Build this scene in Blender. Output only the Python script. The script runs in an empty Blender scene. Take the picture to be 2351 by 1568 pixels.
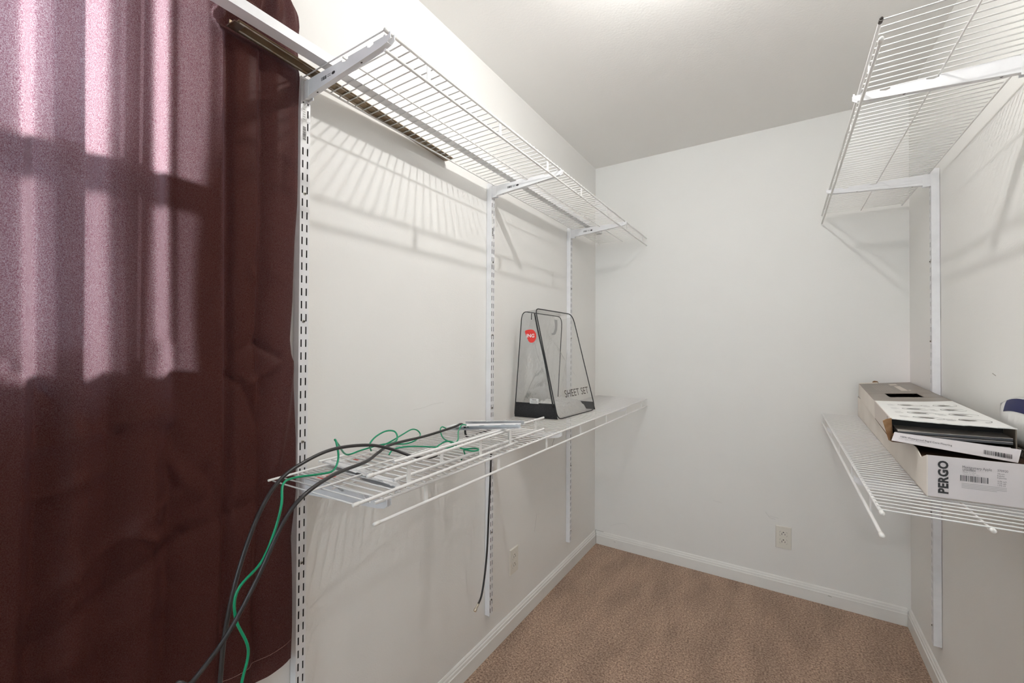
import bpy, bmesh, math, random
from mathutils import Vector, Matrix
random.seed(7)
S = bpy.context.scene
COL = S.collection

# ---------------------------------------------------------------- camera
CAM = Vector((1.032, -2.629, 1.2763))
yaw, pit, rol, FPX = 0.5682, 0.0099, 0.0045, 972.085
fw = Vector((-math.sin(yaw) * math.cos(pit), math.cos(yaw) * math.cos(pit), math.sin(pit)))
rt = Vector((math.cos(yaw), math.sin(yaw), 0))
up = rt.cross(fw)
r2 = rt * math.cos(rol) + up * math.sin(rol)
u2 = -rt * math.sin(rol) + up * math.cos(rol)
cd = bpy.data.cameras.new('camera')
cd.sensor_width = 36.0
cd.sensor_fit = 'HORIZONTAL'
cd.lens = 36.0 * FPX / 2351.0
cd.clip_start = 0.02
cam = bpy.data.objects.new('camera', cd)
cam.matrix_world = Matrix(((r2.x, u2.x, -fw.x, CAM.x), (r2.y, u2.y, -fw.y, CAM.y), (r2.z, u2.z, -fw.z, CAM.z), (0, 0, 0, 1)))
COL.objects.link(cam)
S.camera = cam

# ---------------------------------------------------------------- world, sun, exposure
SKY_STRENGTH = 5.8
SUN_STRENGTH = 33.0
BULB_WATTS = 16.0
EXPOSURE = 0.30
w = bpy.data.worlds.new('world')
S.world = w
w.use_nodes = True
bg = w.node_tree.nodes['Background']
bg.inputs[0].default_value = (0.80, 0.89, 1.0, 1)
bg.inputs[1].default_value = SKY_STRENGTH
sd = bpy.data.lights.new('sun', 'SUN')
sd.energy = SUN_STRENGTH
sd.angle = math.radians(4.0)
sd.color = (1.0, 0.95, 0.92)
sun = bpy.data.objects.new('sun', sd)
COL.objects.link(sun)
sun_to = Vector((0.62, 1.0, -0.27))          # direction the sunlight travels
sun.rotation_euler = sun_to.to_track_quat('-Z', 'Y').to_euler()
S.view_settings.view_transform = 'Standard'
S.view_settings.look = 'None'
S.view_settings.gamma = 1.0
S.view_settings.exposure = EXPOSURE
S.view_settings.use_curve_mapping = False
S.cycles.max_bounces = 8
S.cycles.diffuse_bounces = 6
S.cycles.glossy_bounces = 3
S.cycles.transparent_max_bounces = 14
S.cycles.adaptive_threshold = 0.03
S.cycles.sample_clamp_indirect = 6.0

# ---------------------------------------------------------------- room numbers
W, H, YF, TW = 1.527, 2.44, -3.14, 0.12       # width, ceiling, front wall, wall thickness

# ---------------------------------------------------------------- materials
def mat(name, col, rough=0.5, metal=0.0, spec=0.5, noise=None, bump=None, coat=0.0):
    m = bpy.data.materials.new(name)
    m.use_nodes = True
    nt = m.node_tree
    b = nt.nodes['Principled BSDF']
    b.inputs['Base Color'].default_value = (*col, 1)
    b.inputs['Roughness'].default_value = rough
    b.inputs['Metallic'].default_value = metal
    b.inputs['Specular IOR Level'].default_value = spec
    b.inputs['Coat Weight'].default_value = coat
    tc = None
    if noise or bump:
        tc = nt.nodes.new('ShaderNodeTexCoord')
    if noise:                                     # (scale, other colour, contrast lo, hi)
        n = nt.nodes.new('ShaderNodeTexNoise')
        n.inputs['Scale'].default_value = noise[0]
        n.inputs['Detail'].default_value = 4
        r = nt.nodes.new('ShaderNodeValToRGB')
        r.color_ramp.elements[0].position = noise[2]
        r.color_ramp.elements[1].position = noise[3]
        r.color_ramp.elements[0].color = (*col, 1)
        r.color_ramp.elements[1].color = (*noise[1], 1)
        nt.links.new(tc.outputs['Object'], n.inputs['Vector'])
        nt.links.new(n.outputs['Fac'], r.inputs['Fac'])
        nt.links.new(r.outputs['Color'], b.inputs['Base Color'])
    if bump:                                      # (scale, strength, distance)
        n = nt.nodes.new('ShaderNodeTexNoise')
        n.inputs['Scale'].default_value = bump[0]
        n.inputs['Detail'].default_value = 3
        bp = nt.nodes.new('ShaderNodeBump')
        bp.inputs['Strength'].default_value = bump[1]
        bp.inputs['Distance'].default_value = bump[2]
        nt.links.new(tc.outputs['Object'], n.inputs['Vector'])
        nt.links.new(n.outputs['Fac'], bp.inputs['Height'])
        nt.links.new(bp.outputs['Normal'], b.inputs['Normal'])
    return m

M = {}
M['wall'] = mat('wall_paint', (0.855, 0.846, 0.822), 0.6, spec=0.3, noise=(3.0, (0.838, 0.828, 0.804), 0.35, 0.7), bump=(190, 0.10, 0.004))
M['ceiling'] = mat('ceiling_paint', (0.93, 0.918, 0.895), 0.8, spec=0.2, bump=(120, 0.12, 0.004))
M['trim'] = mat('trim_paint', (0.84, 0.83, 0.80), 0.35, noise=(9.0, (0.80, 0.79, 0.765), 0.45, 0.75))
M['wire'] = mat('white_epoxy_wire', (0.86, 0.855, 0.845), 0.35)
M['steel_white'] = mat('white_powder_coat', (0.84, 0.84, 0.855), 0.38, noise=(30, (0.80, 0.80, 0.815), 0.4, 0.7))
M['cap'] = mat('white_rubber_cap', (0.83, 0.82, 0.79), 0.5)
M['black_tip'] = mat('dark_rusty_tip', (0.05, 0.04, 0.035), 0.7)
M['screw'] = mat('zinc_screw', (0.55, 0.53, 0.48), 0.35, metal=0.9)
M['opening_shade'] = mat('dark_opening_shade', (0.02, 0.018, 0.016), 0.7)  # near black, stands in for shade inside slots, holes and openings
M['ink'] = mat('black_ink', (0.03, 0.03, 0.032), 0.6)
M['ink_grey'] = mat('grey_ink', (0.16, 0.155, 0.16), 0.6)
M['ink_pale'] = mat('pale_ink', (0.42, 0.41, 0.41), 0.6)
M['sticker'] = mat('paper_sticker', (0.84, 0.84, 0.83), 0.5)
M['red'] = mat('red_print', (0.72, 0.03, 0.02), 0.45)
M['outlet'] = mat('outlet_plastic', (0.78, 0.75, 0.68), 0.4)
M['cable'] = mat('black_cable_jacket', (0.028, 0.026, 0.027), 0.38)
M['green'] = mat('green_wire_jacket', (0.0, 0.29, 0.135), 0.35)
M['nickel'] = mat('nickel_connector', (0.72, 0.66, 0.55), 0.3, metal=1.0)
M['brass'] = mat('brass_core', (0.5, 0.33, 0.15), 0.4, metal=1.0)
M['rust'] = mat('rusty_metal', (0.30, 0.225, 0.14), 0.42, metal=0.35, noise=(9, (0.19, 0.115, 0.06), 0.42, 0.62), bump=(60, 0.2, 0.002))
M['rust_edge'] = mat('rusty_metal_edge', (0.46, 0.42, 0.36), 0.3, metal=0.8, noise=(40, (0.33, 0.23, 0.14), 0.45, 0.65))
M['piping'] = mat('black_piping', (0.012, 0.012, 0.013), 0.4)
M['blackcloth'] = mat('black_nonwoven_cloth', (0.014, 0.014, 0.016), 0.85, noise=(220, (0.026, 0.026, 0.03), 0.45, 0.65), bump=(260, 0.4, 0.003))
M['white_ink'] = mat('white_ink', (0.85, 0.82, 0.80), 0.5)
M['bag_ink'] = mat('dark_brown_ink', (0.045, 0.033, 0.022), 0.5)
M['foam'] = mat('white_packing_sheet', (0.78, 0.77, 0.75), 0.5, bump=(45, 0.9, 0.02))
M['card_white'] = mat('printed_wood_grain_card', (0.83, 0.77, 0.70), 0.5, noise=(7, (0.77, 0.71, 0.64), 0.4, 0.65))
M['card_end'] = mat('glossy_pale_card', (0.76, 0.715, 0.72), 0.32, noise=(10, (0.72, 0.68, 0.685), 0.4, 0.65), bump=(16, 0.12, 0.01))
M['card_brown'] = mat('taupe_printed_card', (0.205, 0.175, 0.145), 0.4, noise=(12, (0.235, 0.20, 0.165), 0.4, 0.65))
M['card_paper'] = mat('white_printed_card', (0.82, 0.82, 0.80), 0.5)
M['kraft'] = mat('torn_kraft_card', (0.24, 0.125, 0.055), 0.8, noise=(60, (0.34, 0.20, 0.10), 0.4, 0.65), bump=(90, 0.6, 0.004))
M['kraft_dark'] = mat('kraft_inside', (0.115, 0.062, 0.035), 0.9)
M['plank_top'] = mat('grey_floor_plank', (0.45, 0.42, 0.385), 0.45, noise=(26, (0.34, 0.315, 0.285), 0.4, 0.62))
M['plank_core'] = mat('dark_plank_core', (0.075, 0.078, 0.085), 0.45)
M['navy'] = mat('navy_print', (0.010, 0.013, 0.075), 0.5, spec=0.15)
M['poly'] = mat('white_poly_film', (0.74, 0.735, 0.72), 0.3, bump=(14, 0.3, 0.02))
M['lamp_base'] = mat('lamp_porcelain', (0.8, 0.8, 0.78), 0.3)
M['vinyl_frame'] = mat('white_vinyl_frame', (0.8, 0.8, 0.8), 0.35)
M['door'] = mat('door_paint', (0.80, 0.79, 0.76), 0.4)

def shader(name):
    m = bpy.data.materials.new(name)
    m.use_nodes = True
    nt = m.node_tree
    for n in list(nt.nodes):
        if n.type != 'OUTPUT_MATERIAL':
            nt.nodes.remove(n)
    return m, nt, nt.nodes['Material Output']

def nd(nt, t, **kw):
    n = nt.nodes.new(t)
    for k, v in kw.items():
        n.inputs[k].default_value = v
    return n

# carpet
m = mat('carpet', (0.3, 0.2, 0.15), 0.95, spec=0.1)
nt = m.node_tree
b = nt.nodes['Principled BSDF']
b.inputs['Sheen Weight'].default_value = 0.15
tc = nt.nodes.new('ShaderNodeTexCoord')
n1 = nd(nt, 'ShaderNodeTexNoise', Scale=135.0, Detail=3.0, Roughness=0.75)
n2 = nd(nt, 'ShaderNodeTexNoise', Scale=5.0, Detail=2.0)
mp = nt.nodes.new('ShaderNodeMapping')
mp.inputs['Rotation'].default_value = (0, 0, 0.12)
mp.inputs['Scale'].default_value = (1.9, 0.6, 1)
cr = nt.nodes.new('ShaderNodeValToRGB')
cr.color_ramp.elements[0].position = 0.34
cr.color_ramp.elements[0].color = (0.20, 0.115, 0.082, 1)
cr.color_ramp.elements[1].position = 0.66
cr.color_ramp.elements[1].color = (0.74, 0.55, 0.42, 1)
e = cr.color_ramp.elements.new(0.5)
e.color = (0.46, 0.315, 0.235, 1)
mx = nt.nodes.new('ShaderNodeMix')
mx.data_type = 'RGBA'
mx.blend_type = 'MULTIPLY'
mx.inputs[0].default_value = 1.0
cr2 = nt.nodes.new('ShaderNodeValToRGB')
cr2.color_ramp.elements[0].position = 0.36
cr2.color_ramp.elements[0].color = (0.87, 0.85, 0.83, 1)
cr2.color_ramp.elements[1].position = 0.62
cr2.color_ramp.elements[1].color = (1.10, 1.08, 1.05, 1)
bp = nd(nt, 'ShaderNodeBump', Strength=0.9, Distance=0.010)
L = nt.links.new
L(tc.outputs['Object'], n1.inputs['Vector'])
L(tc.outputs['Object'], mp.inputs['Vector'])
L(mp.outputs['Vector'], n2.inputs['Vector'])
L(n1.outputs['Fac'], cr.inputs['Fac'])
L(n2.outputs['Fac'], cr2.inputs['Fac'])
L(cr.outputs['Color'], mx.inputs[6])
L(cr2.outputs['Color'], mx.inputs[7])
L(mx.outputs[2], b.inputs['Base Color'])
L(n1.outputs['Fac'], bp.inputs['Height'])
L(bp.outputs['Normal'], b.inputs['Normal'])
M['carpet'] = m

# curtain cloth: lit side dark brown, weave lets a little light through
m, nt, out = shader('brown_curtain_satin')
L = nt.links.new
tc = nt.nodes.new('ShaderNodeTexCoord')
nz = nd(nt, 'ShaderNodeTexNoise', Scale=720.0, Detail=1.5, Roughness=0.6)
L(tc.outputs['Object'], nz.inputs['Vector'])
crp = nt.nodes.new('ShaderNodeValToRGB')
crp.color_ramp.elements[0].position = 0.36
crp.color_ramp.elements[0].color = (0.24, 0.092, 0.145, 1)
crp.color_ramp.elements[1].position = 0.68
crp.color_ramp.elements[1].color = (0.62, 0.50, 0.555, 1)
L(nz.outputs['Fac'], crp.inputs['Fac'])
crd = nt.nodes.new('ShaderNodeValToRGB')
crd.color_ramp.elements[0].position = 0.35
crd.color_ramp.elements[0].color = (0.060, 0.0200, 0.0150, 1)
crd.color_ramp.elements[1].position = 0.7
crd.color_ramp.elements[1].color = (0.076, 0.0260, 0.0198, 1)
L(nz.outputs['Fac'], crd.inputs['Fac'])
pr = nd(nt, 'ShaderNodeBsdfPrincipled', Roughness=0.42)
pr.inputs['Specular IOR Level'].default_value = 0.05
pr.inputs['Sheen Weight'].default_value = 0.0
L(crd.outputs['Color'], pr.inputs['Base Color'])
tl = nt.nodes.new('ShaderNodeBsdfTranslucent')
L(crp.outputs['Color'], tl.inputs['Color'])
tr = nd(nt, 'ShaderNodeBsdfTransparent', Color=(0.75, 0.52, 0.62, 1))
mix1 = nt.nodes.new('ShaderNodeMixShader')
mix1.inputs[0].default_value = 0.185
L(pr.outputs[0], mix1.inputs[1])
L(tl.outputs[0], mix1.inputs[2])
mix2 = nt.nodes.new('ShaderNodeMixShader')
mix2.inputs[0].default_value = 0.012
L(mix1.outputs[0], mix2.inputs[1])
L(tr.outputs[0], mix2.inputs[2])
L(mix2.outputs[0], out.inputs['Surface'])
M['curtain'] = m
CURTAIN_NODES = (mix1, mix2)

# clear vinyl: mostly see-through, slight grey haze, glossy wrinkles
m, nt, out = shader('clear_vinyl')
L = nt.links.new
tc = nt.nodes.new('ShaderNodeTexCoord')
nz = nd(nt, 'ShaderNodeTexNoise', Scale=26.0, Detail=4.0, Distortion=1.2)
L(tc.outputs['Object'], nz.inputs['Vector'])
bp = nd(nt, 'ShaderNodeBump', Strength=0.30, Distance=0.012)
L(nz.outputs['Fac'], bp.inputs['Height'])
tr = nd(nt, 'ShaderNodeBsdfTransparent', Color=(0.985, 0.985, 0.982, 1))
gl = nd(nt, 'ShaderNodeBsdfGlossy', Roughness=0.08)
L(bp.outputs['Normal'], gl.inputs['Normal'])
df = nd(nt, 'ShaderNodeBsdfDiffuse', Color=(0.72, 0.72, 0.71, 1))
fr = nd(nt, 'ShaderNodeFresnel', IOR=1.33)
L(bp.outputs['Normal'], fr.inputs['Normal'])
a1 = nt.nodes.new('ShaderNodeMixShader')
a1.inputs[0].default_value = 0.07
L(tr.outputs[0], a1.inputs[1])
L(df.outputs[0], a1.inputs[2])
a2 = nt.nodes.new('ShaderNodeMixShader')
mh = nt.nodes.new('ShaderNodeMath')
mh.operation = 'MULTIPLY'
mh.inputs[1].default_value = 0.55
L(fr.outputs[0], mh.inputs[0])
L(mh.outputs[0], a2.inputs[0])
L(a1.outputs[0], a2.inputs[1])
L(gl.outputs[0], a2.inputs[2])
L(a2.outputs[0], out.inputs['Surface'])
M['vinyl'] = m

# window glass
m, nt, out = shader('window_glass')
L = nt.links.new
tr = nd(nt, 'ShaderNodeBsdfTransparent', Color=(0.95, 0.97, 0.96, 1))
gl = nd(nt, 'ShaderNodeBsdfGlossy', Roughness=0.02)
a1 = nt.nodes.new('ShaderNodeMixShader')
a1.inputs[0].default_value = 0.06
L(tr.outputs[0], a1.inputs[1])
L(gl.outputs[0], a1.inputs[2])
L(a1.outputs[0], out.inputs['Surface'])
M['glass'] = m

# lamp bulb
m, nt, out = shader('lit_bulb')
em = nd(nt, 'ShaderNodeEmission', Color=(1.0, 0.985, 0.958, 1), Strength=6.0)
tr = nt.nodes.new('ShaderNodeBsdfTransparent')
a1 = nt.nodes.new('ShaderNodeMixShader')
a1.inputs[0].default_value = 0.12
nt.links.new(tr.outputs[0], a1.inputs[1])
nt.links.new(em.outputs[0], a1.inputs[2])
nt.links.new(a1.outputs[0], out.inputs['Surface'])
M['bulb'] = m

# ---------------------------------------------------------------- mesh helpers
def obj(name, bm, m, parent=None, smooth=False):
    me = bpy.data.meshes.new(name)
    bmesh.ops.recalc_face_normals(bm, faces=bm.faces[:])
    bm.to_mesh(me)
    bm.free()
    me.materials.append(M[m] if isinstance(m, str) else m)
    if smooth:
        for p in me.polygons:
            p.use_smooth = True
    o = bpy.data.objects.new(name, me)
    COL.objects.link(o)
    o.parent = parent
    return o

def inst(name, me, parent, loc=(0, 0, 0), rot=(0, 0, 0)):
    o = bpy.data.objects.new(name, me)
    COL.objects.link(o)
    o.parent = parent
    o.location = loc
    o.rotation_euler = rot
    return o

def tag(o, label=None, cat=None, group=None, kind=None):
    if label: o['label'] = label
    if cat: o['category'] = cat
    if group: o['group'] = group
    if kind: o['kind'] = kind
    return o

def thing(name, loc, label, cat, group=None, rz=0.0):
    o = bpy.data.objects.new(name, None)
    o.empty_display_size = 0.05
    o.location = loc
    o.rotation_euler = (0, 0, rz)
    COL.objects.link(o)
    return tag(o, label, cat, group)

def box(bm, a, b):
    x0, y0, z0 = a
    x1, y1, z1 = b
    v = [bm.verts.new(p) for p in ((x0, y0, z0), (x1, y0, z0), (x1, y1, z0), (x0, y1, z0), (x0, y0, z1), (x1, y0, z1), (x1, y1, z1), (x0, y1, z1))]
    for f in ((0, 1, 2, 3), (4, 5, 6, 7), (0, 1, 5, 4), (1, 2, 6, 5), (2, 3, 7, 6), (3, 0, 4, 7)):
        bm.faces.new([v[i] for i in f])
    return v

def hexa(bm, pts):
    v = [bm.verts.new(p) for p in pts]
    for f in ((0, 1, 2, 3), (4, 5, 6, 7), (0, 1, 5, 4), (1, 2, 6, 5), (2, 3, 7, 6), (3, 0, 4, 7)):
        bm.faces.new([v[i] for i in f])
    return v

def cyl(bm, a, b, r, n=8, r1=None, caps=True):
    a = Vector(a)
    b = Vector(b)
    d = (b - a).normalized()
    t = Vector((0, 0, 1)) if abs(d.z) < 0.9 else Vector((1, 0, 0))
    u = d.cross(t).normalized()
    w_ = d.cross(u)
    r1 = r if r1 is None else r1
    A = [bm.verts.new(a + (u * math.cos(2 * math.pi * i / n) + w_ * math.sin(2 * math.pi * i / n)) * r) for i in range(n)]
    B = [bm.verts.new(b + (u * math.cos(2 * math.pi * i / n) + w_ * math.sin(2 * math.pi * i / n)) * r1) for i in range(n)]
    for i in range(n):
        bm.faces.new((A[i], A[(i + 1) % n], B[(i + 1) % n], B[i]))
    if caps:
        bm.faces.new(A)
        bm.faces.new(B)

def lathe(bm, a, d, prof, n=12):
    """prof: (distance along d, radius)"""
    a = Vector(a)
    d = Vector(d).normalized()
    t = Vector((0, 0, 1)) if abs(d.z) < 0.9 else Vector((1, 0, 0))
    u = d.cross(t).normalized()
    w_ = d.cross(u)
    rings = []
    for s, r in prof:
        rings.append([bm.verts.new(a + d * s + (u * math.cos(2 * math.pi * i / n) + w_ * math.sin(2 * math.pi * i / n)) * r) for i in range(n)])
    for k in range(len(rings) - 1):
        for i in range(n):
            bm.faces.new((rings[k][i], rings[k][(i + 1) % n], rings[k + 1][(i + 1) % n], rings[k + 1][i]))
    bm.faces.new(rings[0])
    bm.faces.new(rings[-1])

def catmull(pts, sub=6, closed=False):
    P = [Vector(p) for p in pts]
    n = len(P)
    out = []
    for i in range(n if closed else n - 1):
        if closed:
            p0, p1, p2, p3 = P[(i - 1) % n], P[i], P[(i + 1) % n], P[(i + 2) % n]
        else:
            p0, p1, p2, p3 = P[max(i - 1, 0)], P[i], P[i + 1], P[min(i + 2, n - 1)]
        for k in range(sub):
            t = k / sub
            out.append(0.5 * ((2 * p1) + (p2 - p0) * t + (2 * p0 - 5 * p1 + 4 * p2 - p3) * t * t + (3 * p1 - p0 - 3 * p2 + p3) * t ** 3))
    if not closed:
        out.append(P[-1])
    return out

def tube(bm, pts, r, n=8, closed=False):
    P = [Vector(p) for p in pts]
    rings = []
    pu = None
    N = len(P)
    for i, p in enumerate(P):
        if closed:
            d = (P[(i + 1) % N] - P[(i - 1) % N])
        else:
            d = P[min(i + 1, N - 1)] - P[max(i - 1, 0)]
        d = d.normalized() if d.length > 1e-9 else Vector((0, 0, 1))
        if pu is None:
            t = Vector((0, 0, 1)) if abs(d.z) < 0.9 else Vector((1, 0, 0))
            u = d.cross(t).normalized()
        else:
            u = (pu - d * pu.dot(d)).normalized()
        pu = u
        w_ = d.cross(u)
        rings.append([bm.verts.new(p + (u * math.cos(2 * math.pi * k / n) + w_ * math.sin(2 * math.pi * k / n)) * r) for k in range(n)])
    for i in range(N if closed else N - 1):
        A, B = rings[i], rings[(i + 1) % N]
        for k in range(n):
            bm.faces.new((A[k], A[(k + 1) % n], B[(k + 1) % n], B[k]))
    if not closed:
        bm.faces.new(rings[0])
        bm.faces.new(rings[-1])

def prism(bm, poly, y0, y1):
    """poly of (x, z), between y0 and y1"""
    A = [bm.verts.new((x, y0, z)) for x, z in poly]
    B = [bm.verts.new((x, y1, z)) for x, z in poly]
    n = len(poly)
    bm.faces.new(A)
    bm.faces.new(B)
    for i in range(n):
        bm.faces.new((A[i], A[(i + 1) % n], B[(i + 1) % n], B[i]))

def frame_matrix(o, ex, ey):
    """matrix whose local x, y run along ex, ey"""
    ex = Vector(ex).normalized()
    ey = Vector(ey)
    ey = (ey - ex * ey.dot(ex)).normalized()
    ez = ex.cross(ey)
    return Matrix(((ex.x, ey.x, ez.x, o[0]), (ex.y, ey.y, ez.y, o[1]), (ex.z, ey.z, ez.z, o[2]), (0, 0, 0, 1)))

def text(name, body, size, mw, m, parent, bold=0.0, spacing=1.0, sx=1.0, align='LEFT'):
    c = bpy.data.curves.new(name, 'FONT')
    c.body = body
    c.size = size
    c.offset = bold
    c.space_character = spacing
    c.align_x = align
    c.resolution_u = 3
    t = bpy.data.objects.new(name + '_tmp', c)
    COL.objects.link(t)
    bpy.context.view_layer.update()
    me = bpy.data.meshes.new_from_object(t.evaluated_get(bpy.context.evaluated_depsgraph_get()))
    bpy.data.objects.remove(t)
    bpy.data.curves.remove(c)
    me.name = name
    me.transform(mw @ Matrix.Diagonal((sx, 1, 1, 1)))
    me.materials.clear()
    me.materials.append(M[m])
    o = bpy.data.objects.new(name, me)
    COL.objects.link(o)
    o.parent = parent
    return o

def quads_on(bm, mw, rects, lift=0.0):
    for x0, y0, x1, y1 in rects:
        bm.faces.new([bm.verts.new(mw @ Vector((x, y, lift))) for x, y in ((x0, y0), (x1, y0), (x1, y1), (x0, y1))])

def barcode(mw, x0, y0, wd, ht, seed, name, parent, m='ink'):
    rnd = random.Random(seed)
    R = []
    x = x0
    while x < x0 + wd:
        b_ = rnd.choice((1, 1, 2, 3)) * wd / 62
        R.append((x, y0, min(x + b_, x0 + wd), y0 + ht))
        x += b_ + rnd.choice((1, 1, 2)) * wd / 62
    bm = bmesh.new()
    quads_on(bm, mw, R)
    return obj(name, bm, m, parent)

# ================================================================ STRUCTURE
WY0, WY1, WZ0, WZ1 = -3.08, -2.33, 1.215, 2.12     # window opening in the left wall
bm = bmesh.new(); box(bm, (-TW, YF - TW, -0.1), (W + TW, TW, 0.0))
tag(obj('floor', bm, 'carpet'), 'brown cut pile carpet covering the closet floor', kind='structure')
bm = bmesh.new(); box(bm, (-TW, YF - TW, H), (W + TW, TW, H + 0.1))
tag(obj('ceiling', bm, 'ceiling'), 'plain off white painted ceiling', kind='structure')
bm = bmesh.new(); box(bm, (-TW, 0, 0), (W + TW, TW, H))
wall_back = tag(obj('wall_back', bm, 'wall'), 'off white end wall with an outlet near the floor', kind='structure')
bm = bmesh.new(); box(bm, (W, YF - TW, 0), (W + TW, 0, H))
wall_right = tag(obj('wall_right', bm, 'wall'), 'off white wall behind the right hand wire shelves', kind='structure')
bm = bmesh.new()
box(bm, (-TW, WY1, 0), (0, 0, H)); box(bm, (-TW, YF - TW, 0), (0, WY0, H))
box(bm, (-TW, WY0, 0), (0, WY1, WZ0)); box(bm, (-TW, WY0, WZ1), (0, WY1, H))
wall_left = tag(obj('wall_left', bm, 'wall'), 'off white wall with the curtained window and wire shelves', kind='structure')
DX0, DX1, DZ = 0.10, 1.43, 2.20
bm = bmesh.new()
box(bm, (0, YF - TW, 0), (DX0, YF, H)); box(bm, (DX1, YF - TW, 0), (W, YF, H)); box(bm, (DX0, YF - TW, DZ), (DX1, YF, H))
tag(obj('wall_front', bm, 'wall'), 'off white wall round the wide closet opening behind the viewer', kind='structure')
# the bedroom the closet opens to (behind the viewer)
RX0, RX1, RY0, RY1 = 0.0, 2.9, -5.6, YF - TW
bm = bmesh.new(); box(bm, (RX0, RY0, -0.1), (RX1, RY1, 0)); tag(obj('floor_bedroom', bm, 'carpet'), 'brown carpet of the bedroom behind the viewer', kind='structure')
bm = bmesh.new(); box(bm, (RX0, RY0, H), (RX1, RY1, H + .1)); tag(obj('ceiling_bedroom', bm, 'ceiling'), 'off white bedroom ceiling behind the viewer', kind='structure')
bm = bmesh.new()
box(bm, (RX0 - TW, RY0 - TW, 0), (RX0, RY1, H)); box(bm, (RX1, RY0 - TW, 0), (RX1 + TW, RY1, H))
box(bm, (W + TW, RY1, 0), (RX1 + TW, RY1 + TW, H))
bx0, bx1, bz0, bz1 = 0.05, 1.95, 0.75, 2.15
box(bm, (RX0, RY0 - TW, 0), (bx0, RY0, H)); box(bm, (bx1, RY0 - TW, 0), (RX1, RY0, H)); box(bm, (bx0, RY0 - TW, 0), (bx1, RY0, bz0)); box(bm, (bx0, RY0 - TW, bz1), (bx1, RY0, H))
tag(obj('wall_bedroom', bm, 'wall'), 'off white bedroom walls behind the viewer', kind='structure')
bm = bmesh.new(); box(bm, (-TW, -10.2, -0.1), (0, RY0 - TW, 3.6)); tag(obj('wall_sun_block', bm, 'wall'), 'added wall that blocks the sun from the bedroom window', kind='structure')  # added unseen wall, keeps direct sun out of the bedroom window
bw = bpy.data.objects.new('window_fill', None); COL.objects.link(bw); tag(bw, 'added bedroom window behind the viewer for fill light', kind='structure')  # added unseen window, lets sky light in as fill for the closet
bm = bmesh.new()
for xx in (bx0, .98, bx1 - .04): box(bm, (xx, RY0 - .06, bz0), (xx + .04, RY0 - .02, bz1))
for zz in (bz0, bz1 - .04): box(bm, (bx0, RY0 - .06, zz), (bx1, RY0 - .02, zz + .04))
obj('window_frame', bm, 'vinyl_frame', bw)
for xa in (bx0 + .04, 1.02):
    bm = bmesh.new(); box(bm, (xa, RY0 - .042, bz0 + .04), (xa + .89, RY0 - .038, bz1 - .04)); obj('pane', bm, 'glass', bw)

def baseboard(name, p0, p1, nrm, label):
    prof = [(0, 0), (0.0135, 0), (0.0135, 0.054), (0.0105, 0.0565), (0.0095, 0.066), (0.0062, 0.0695), (0.0055, 0.0745), (0.0028, 0.079), (0, 0.0802)]
    bm = bmesh.new()
    nrm = Vector(nrm)
    rows = []
    for p in (Vector(p0), Vector(p1)):
        rows.append([bm.verts.new(p + nrm * t + Vector((0, 0, z))) for t, z in prof])
    n = len(prof)
    for i in range(n):
        bm.faces.new((rows[0][i], rows[0][(i + 1) % n], rows[1][(i + 1) % n], rows[1][i]))
    bm.faces.new(rows[0]); bm.faces.new(rows[1])
    return tag(obj(name, bm, 'trim'), label, kind='structure')
baseboard('baseboard_left', (0, YF, 0), (0, 0, 0), (1, 0, 0), 'white moulded baseboard along the left wall')
baseboard('baseboard_back', (0.0135, 0, 0), (W - 0.0135, 0, 0), (0, -1, 0), 'white moulded baseboard along the end wall')
baseboard('baseboard_right', (W, YF, 0), (W, 0, 0), (-1, 0, 0), 'white moulded baseboard along the right wall')

# window behind the curtain: frame, two sashes, panes, sill
win = bpy.data.objects.new('window_1', None); COL.objects.link(win)
tag(win, 'white double hung window glowing behind the brown curtain', kind='structure')
def ring(bm, x0, x1, y0, y1, z0, z1, t):
    box(bm, (x0, y0, z0), (x1, y0 + t, z1)); box(bm, (x0, y1 - t, z0), (x1, y1, z1))
    box(bm, (x0, y0 + t, z0), (x1, y1 - t, z0 + t)); box(bm, (x0, y0 + t, z1 - t), (x1, y1 - t, z1))
bm = bmesh.new(); ring(bm, -0.105, -0.03, WY0, WY1, WZ0, WZ1, 0.018); obj('window_frame', bm, 'vinyl_frame', win)
ZM = 1.62
for nm, xa, z0, z1 in (('lower_sash', -0.062, WZ0 + 0.018, ZM + 0.022), ('upper_sash', -0.09, ZM - 0.022, WZ1 - 0.018)):
    bm = bmesh.new(); ring(bm, xa - 0.012, xa + 0.012, WY0 + 0.018, WY1 - 0.018, z0, z1, 0.032)
    s = obj(nm, bm, 'vinyl_frame', win)
    bm = bmesh.new(); box(bm, (xa - 0.002, WY0 + 0.05, z0 + 0.032), (xa + 0.002, WY1 - 0.05, z1 - 0.032))
    obj('pane', bm, 'glass', s)
bm = bmesh.new(); box(bm, (-0.03, WY0, WZ0), (-0.0, WY1, WZ0 + 0.012)); obj('window_sill', bm, 'trim', win)
m, nt, out = shader('dimming_screen')
nt.links.new(nd(nt, 'ShaderNodeBsdfTransparent', Color=(0.62, 0.62, 0.62, 1)).outputs[0], out.inputs['Surface'])
M['screen'] = m
bm = bmesh.new(); box(bm, (-0.1025, WY0 + 0.02, WZ0 + 0.02), (-0.1015, WY1 - 0.02, ZM)); obj('dimming_screen', bm, 'screen', win)  # added grey sheet that dims the lower half of the window

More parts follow.
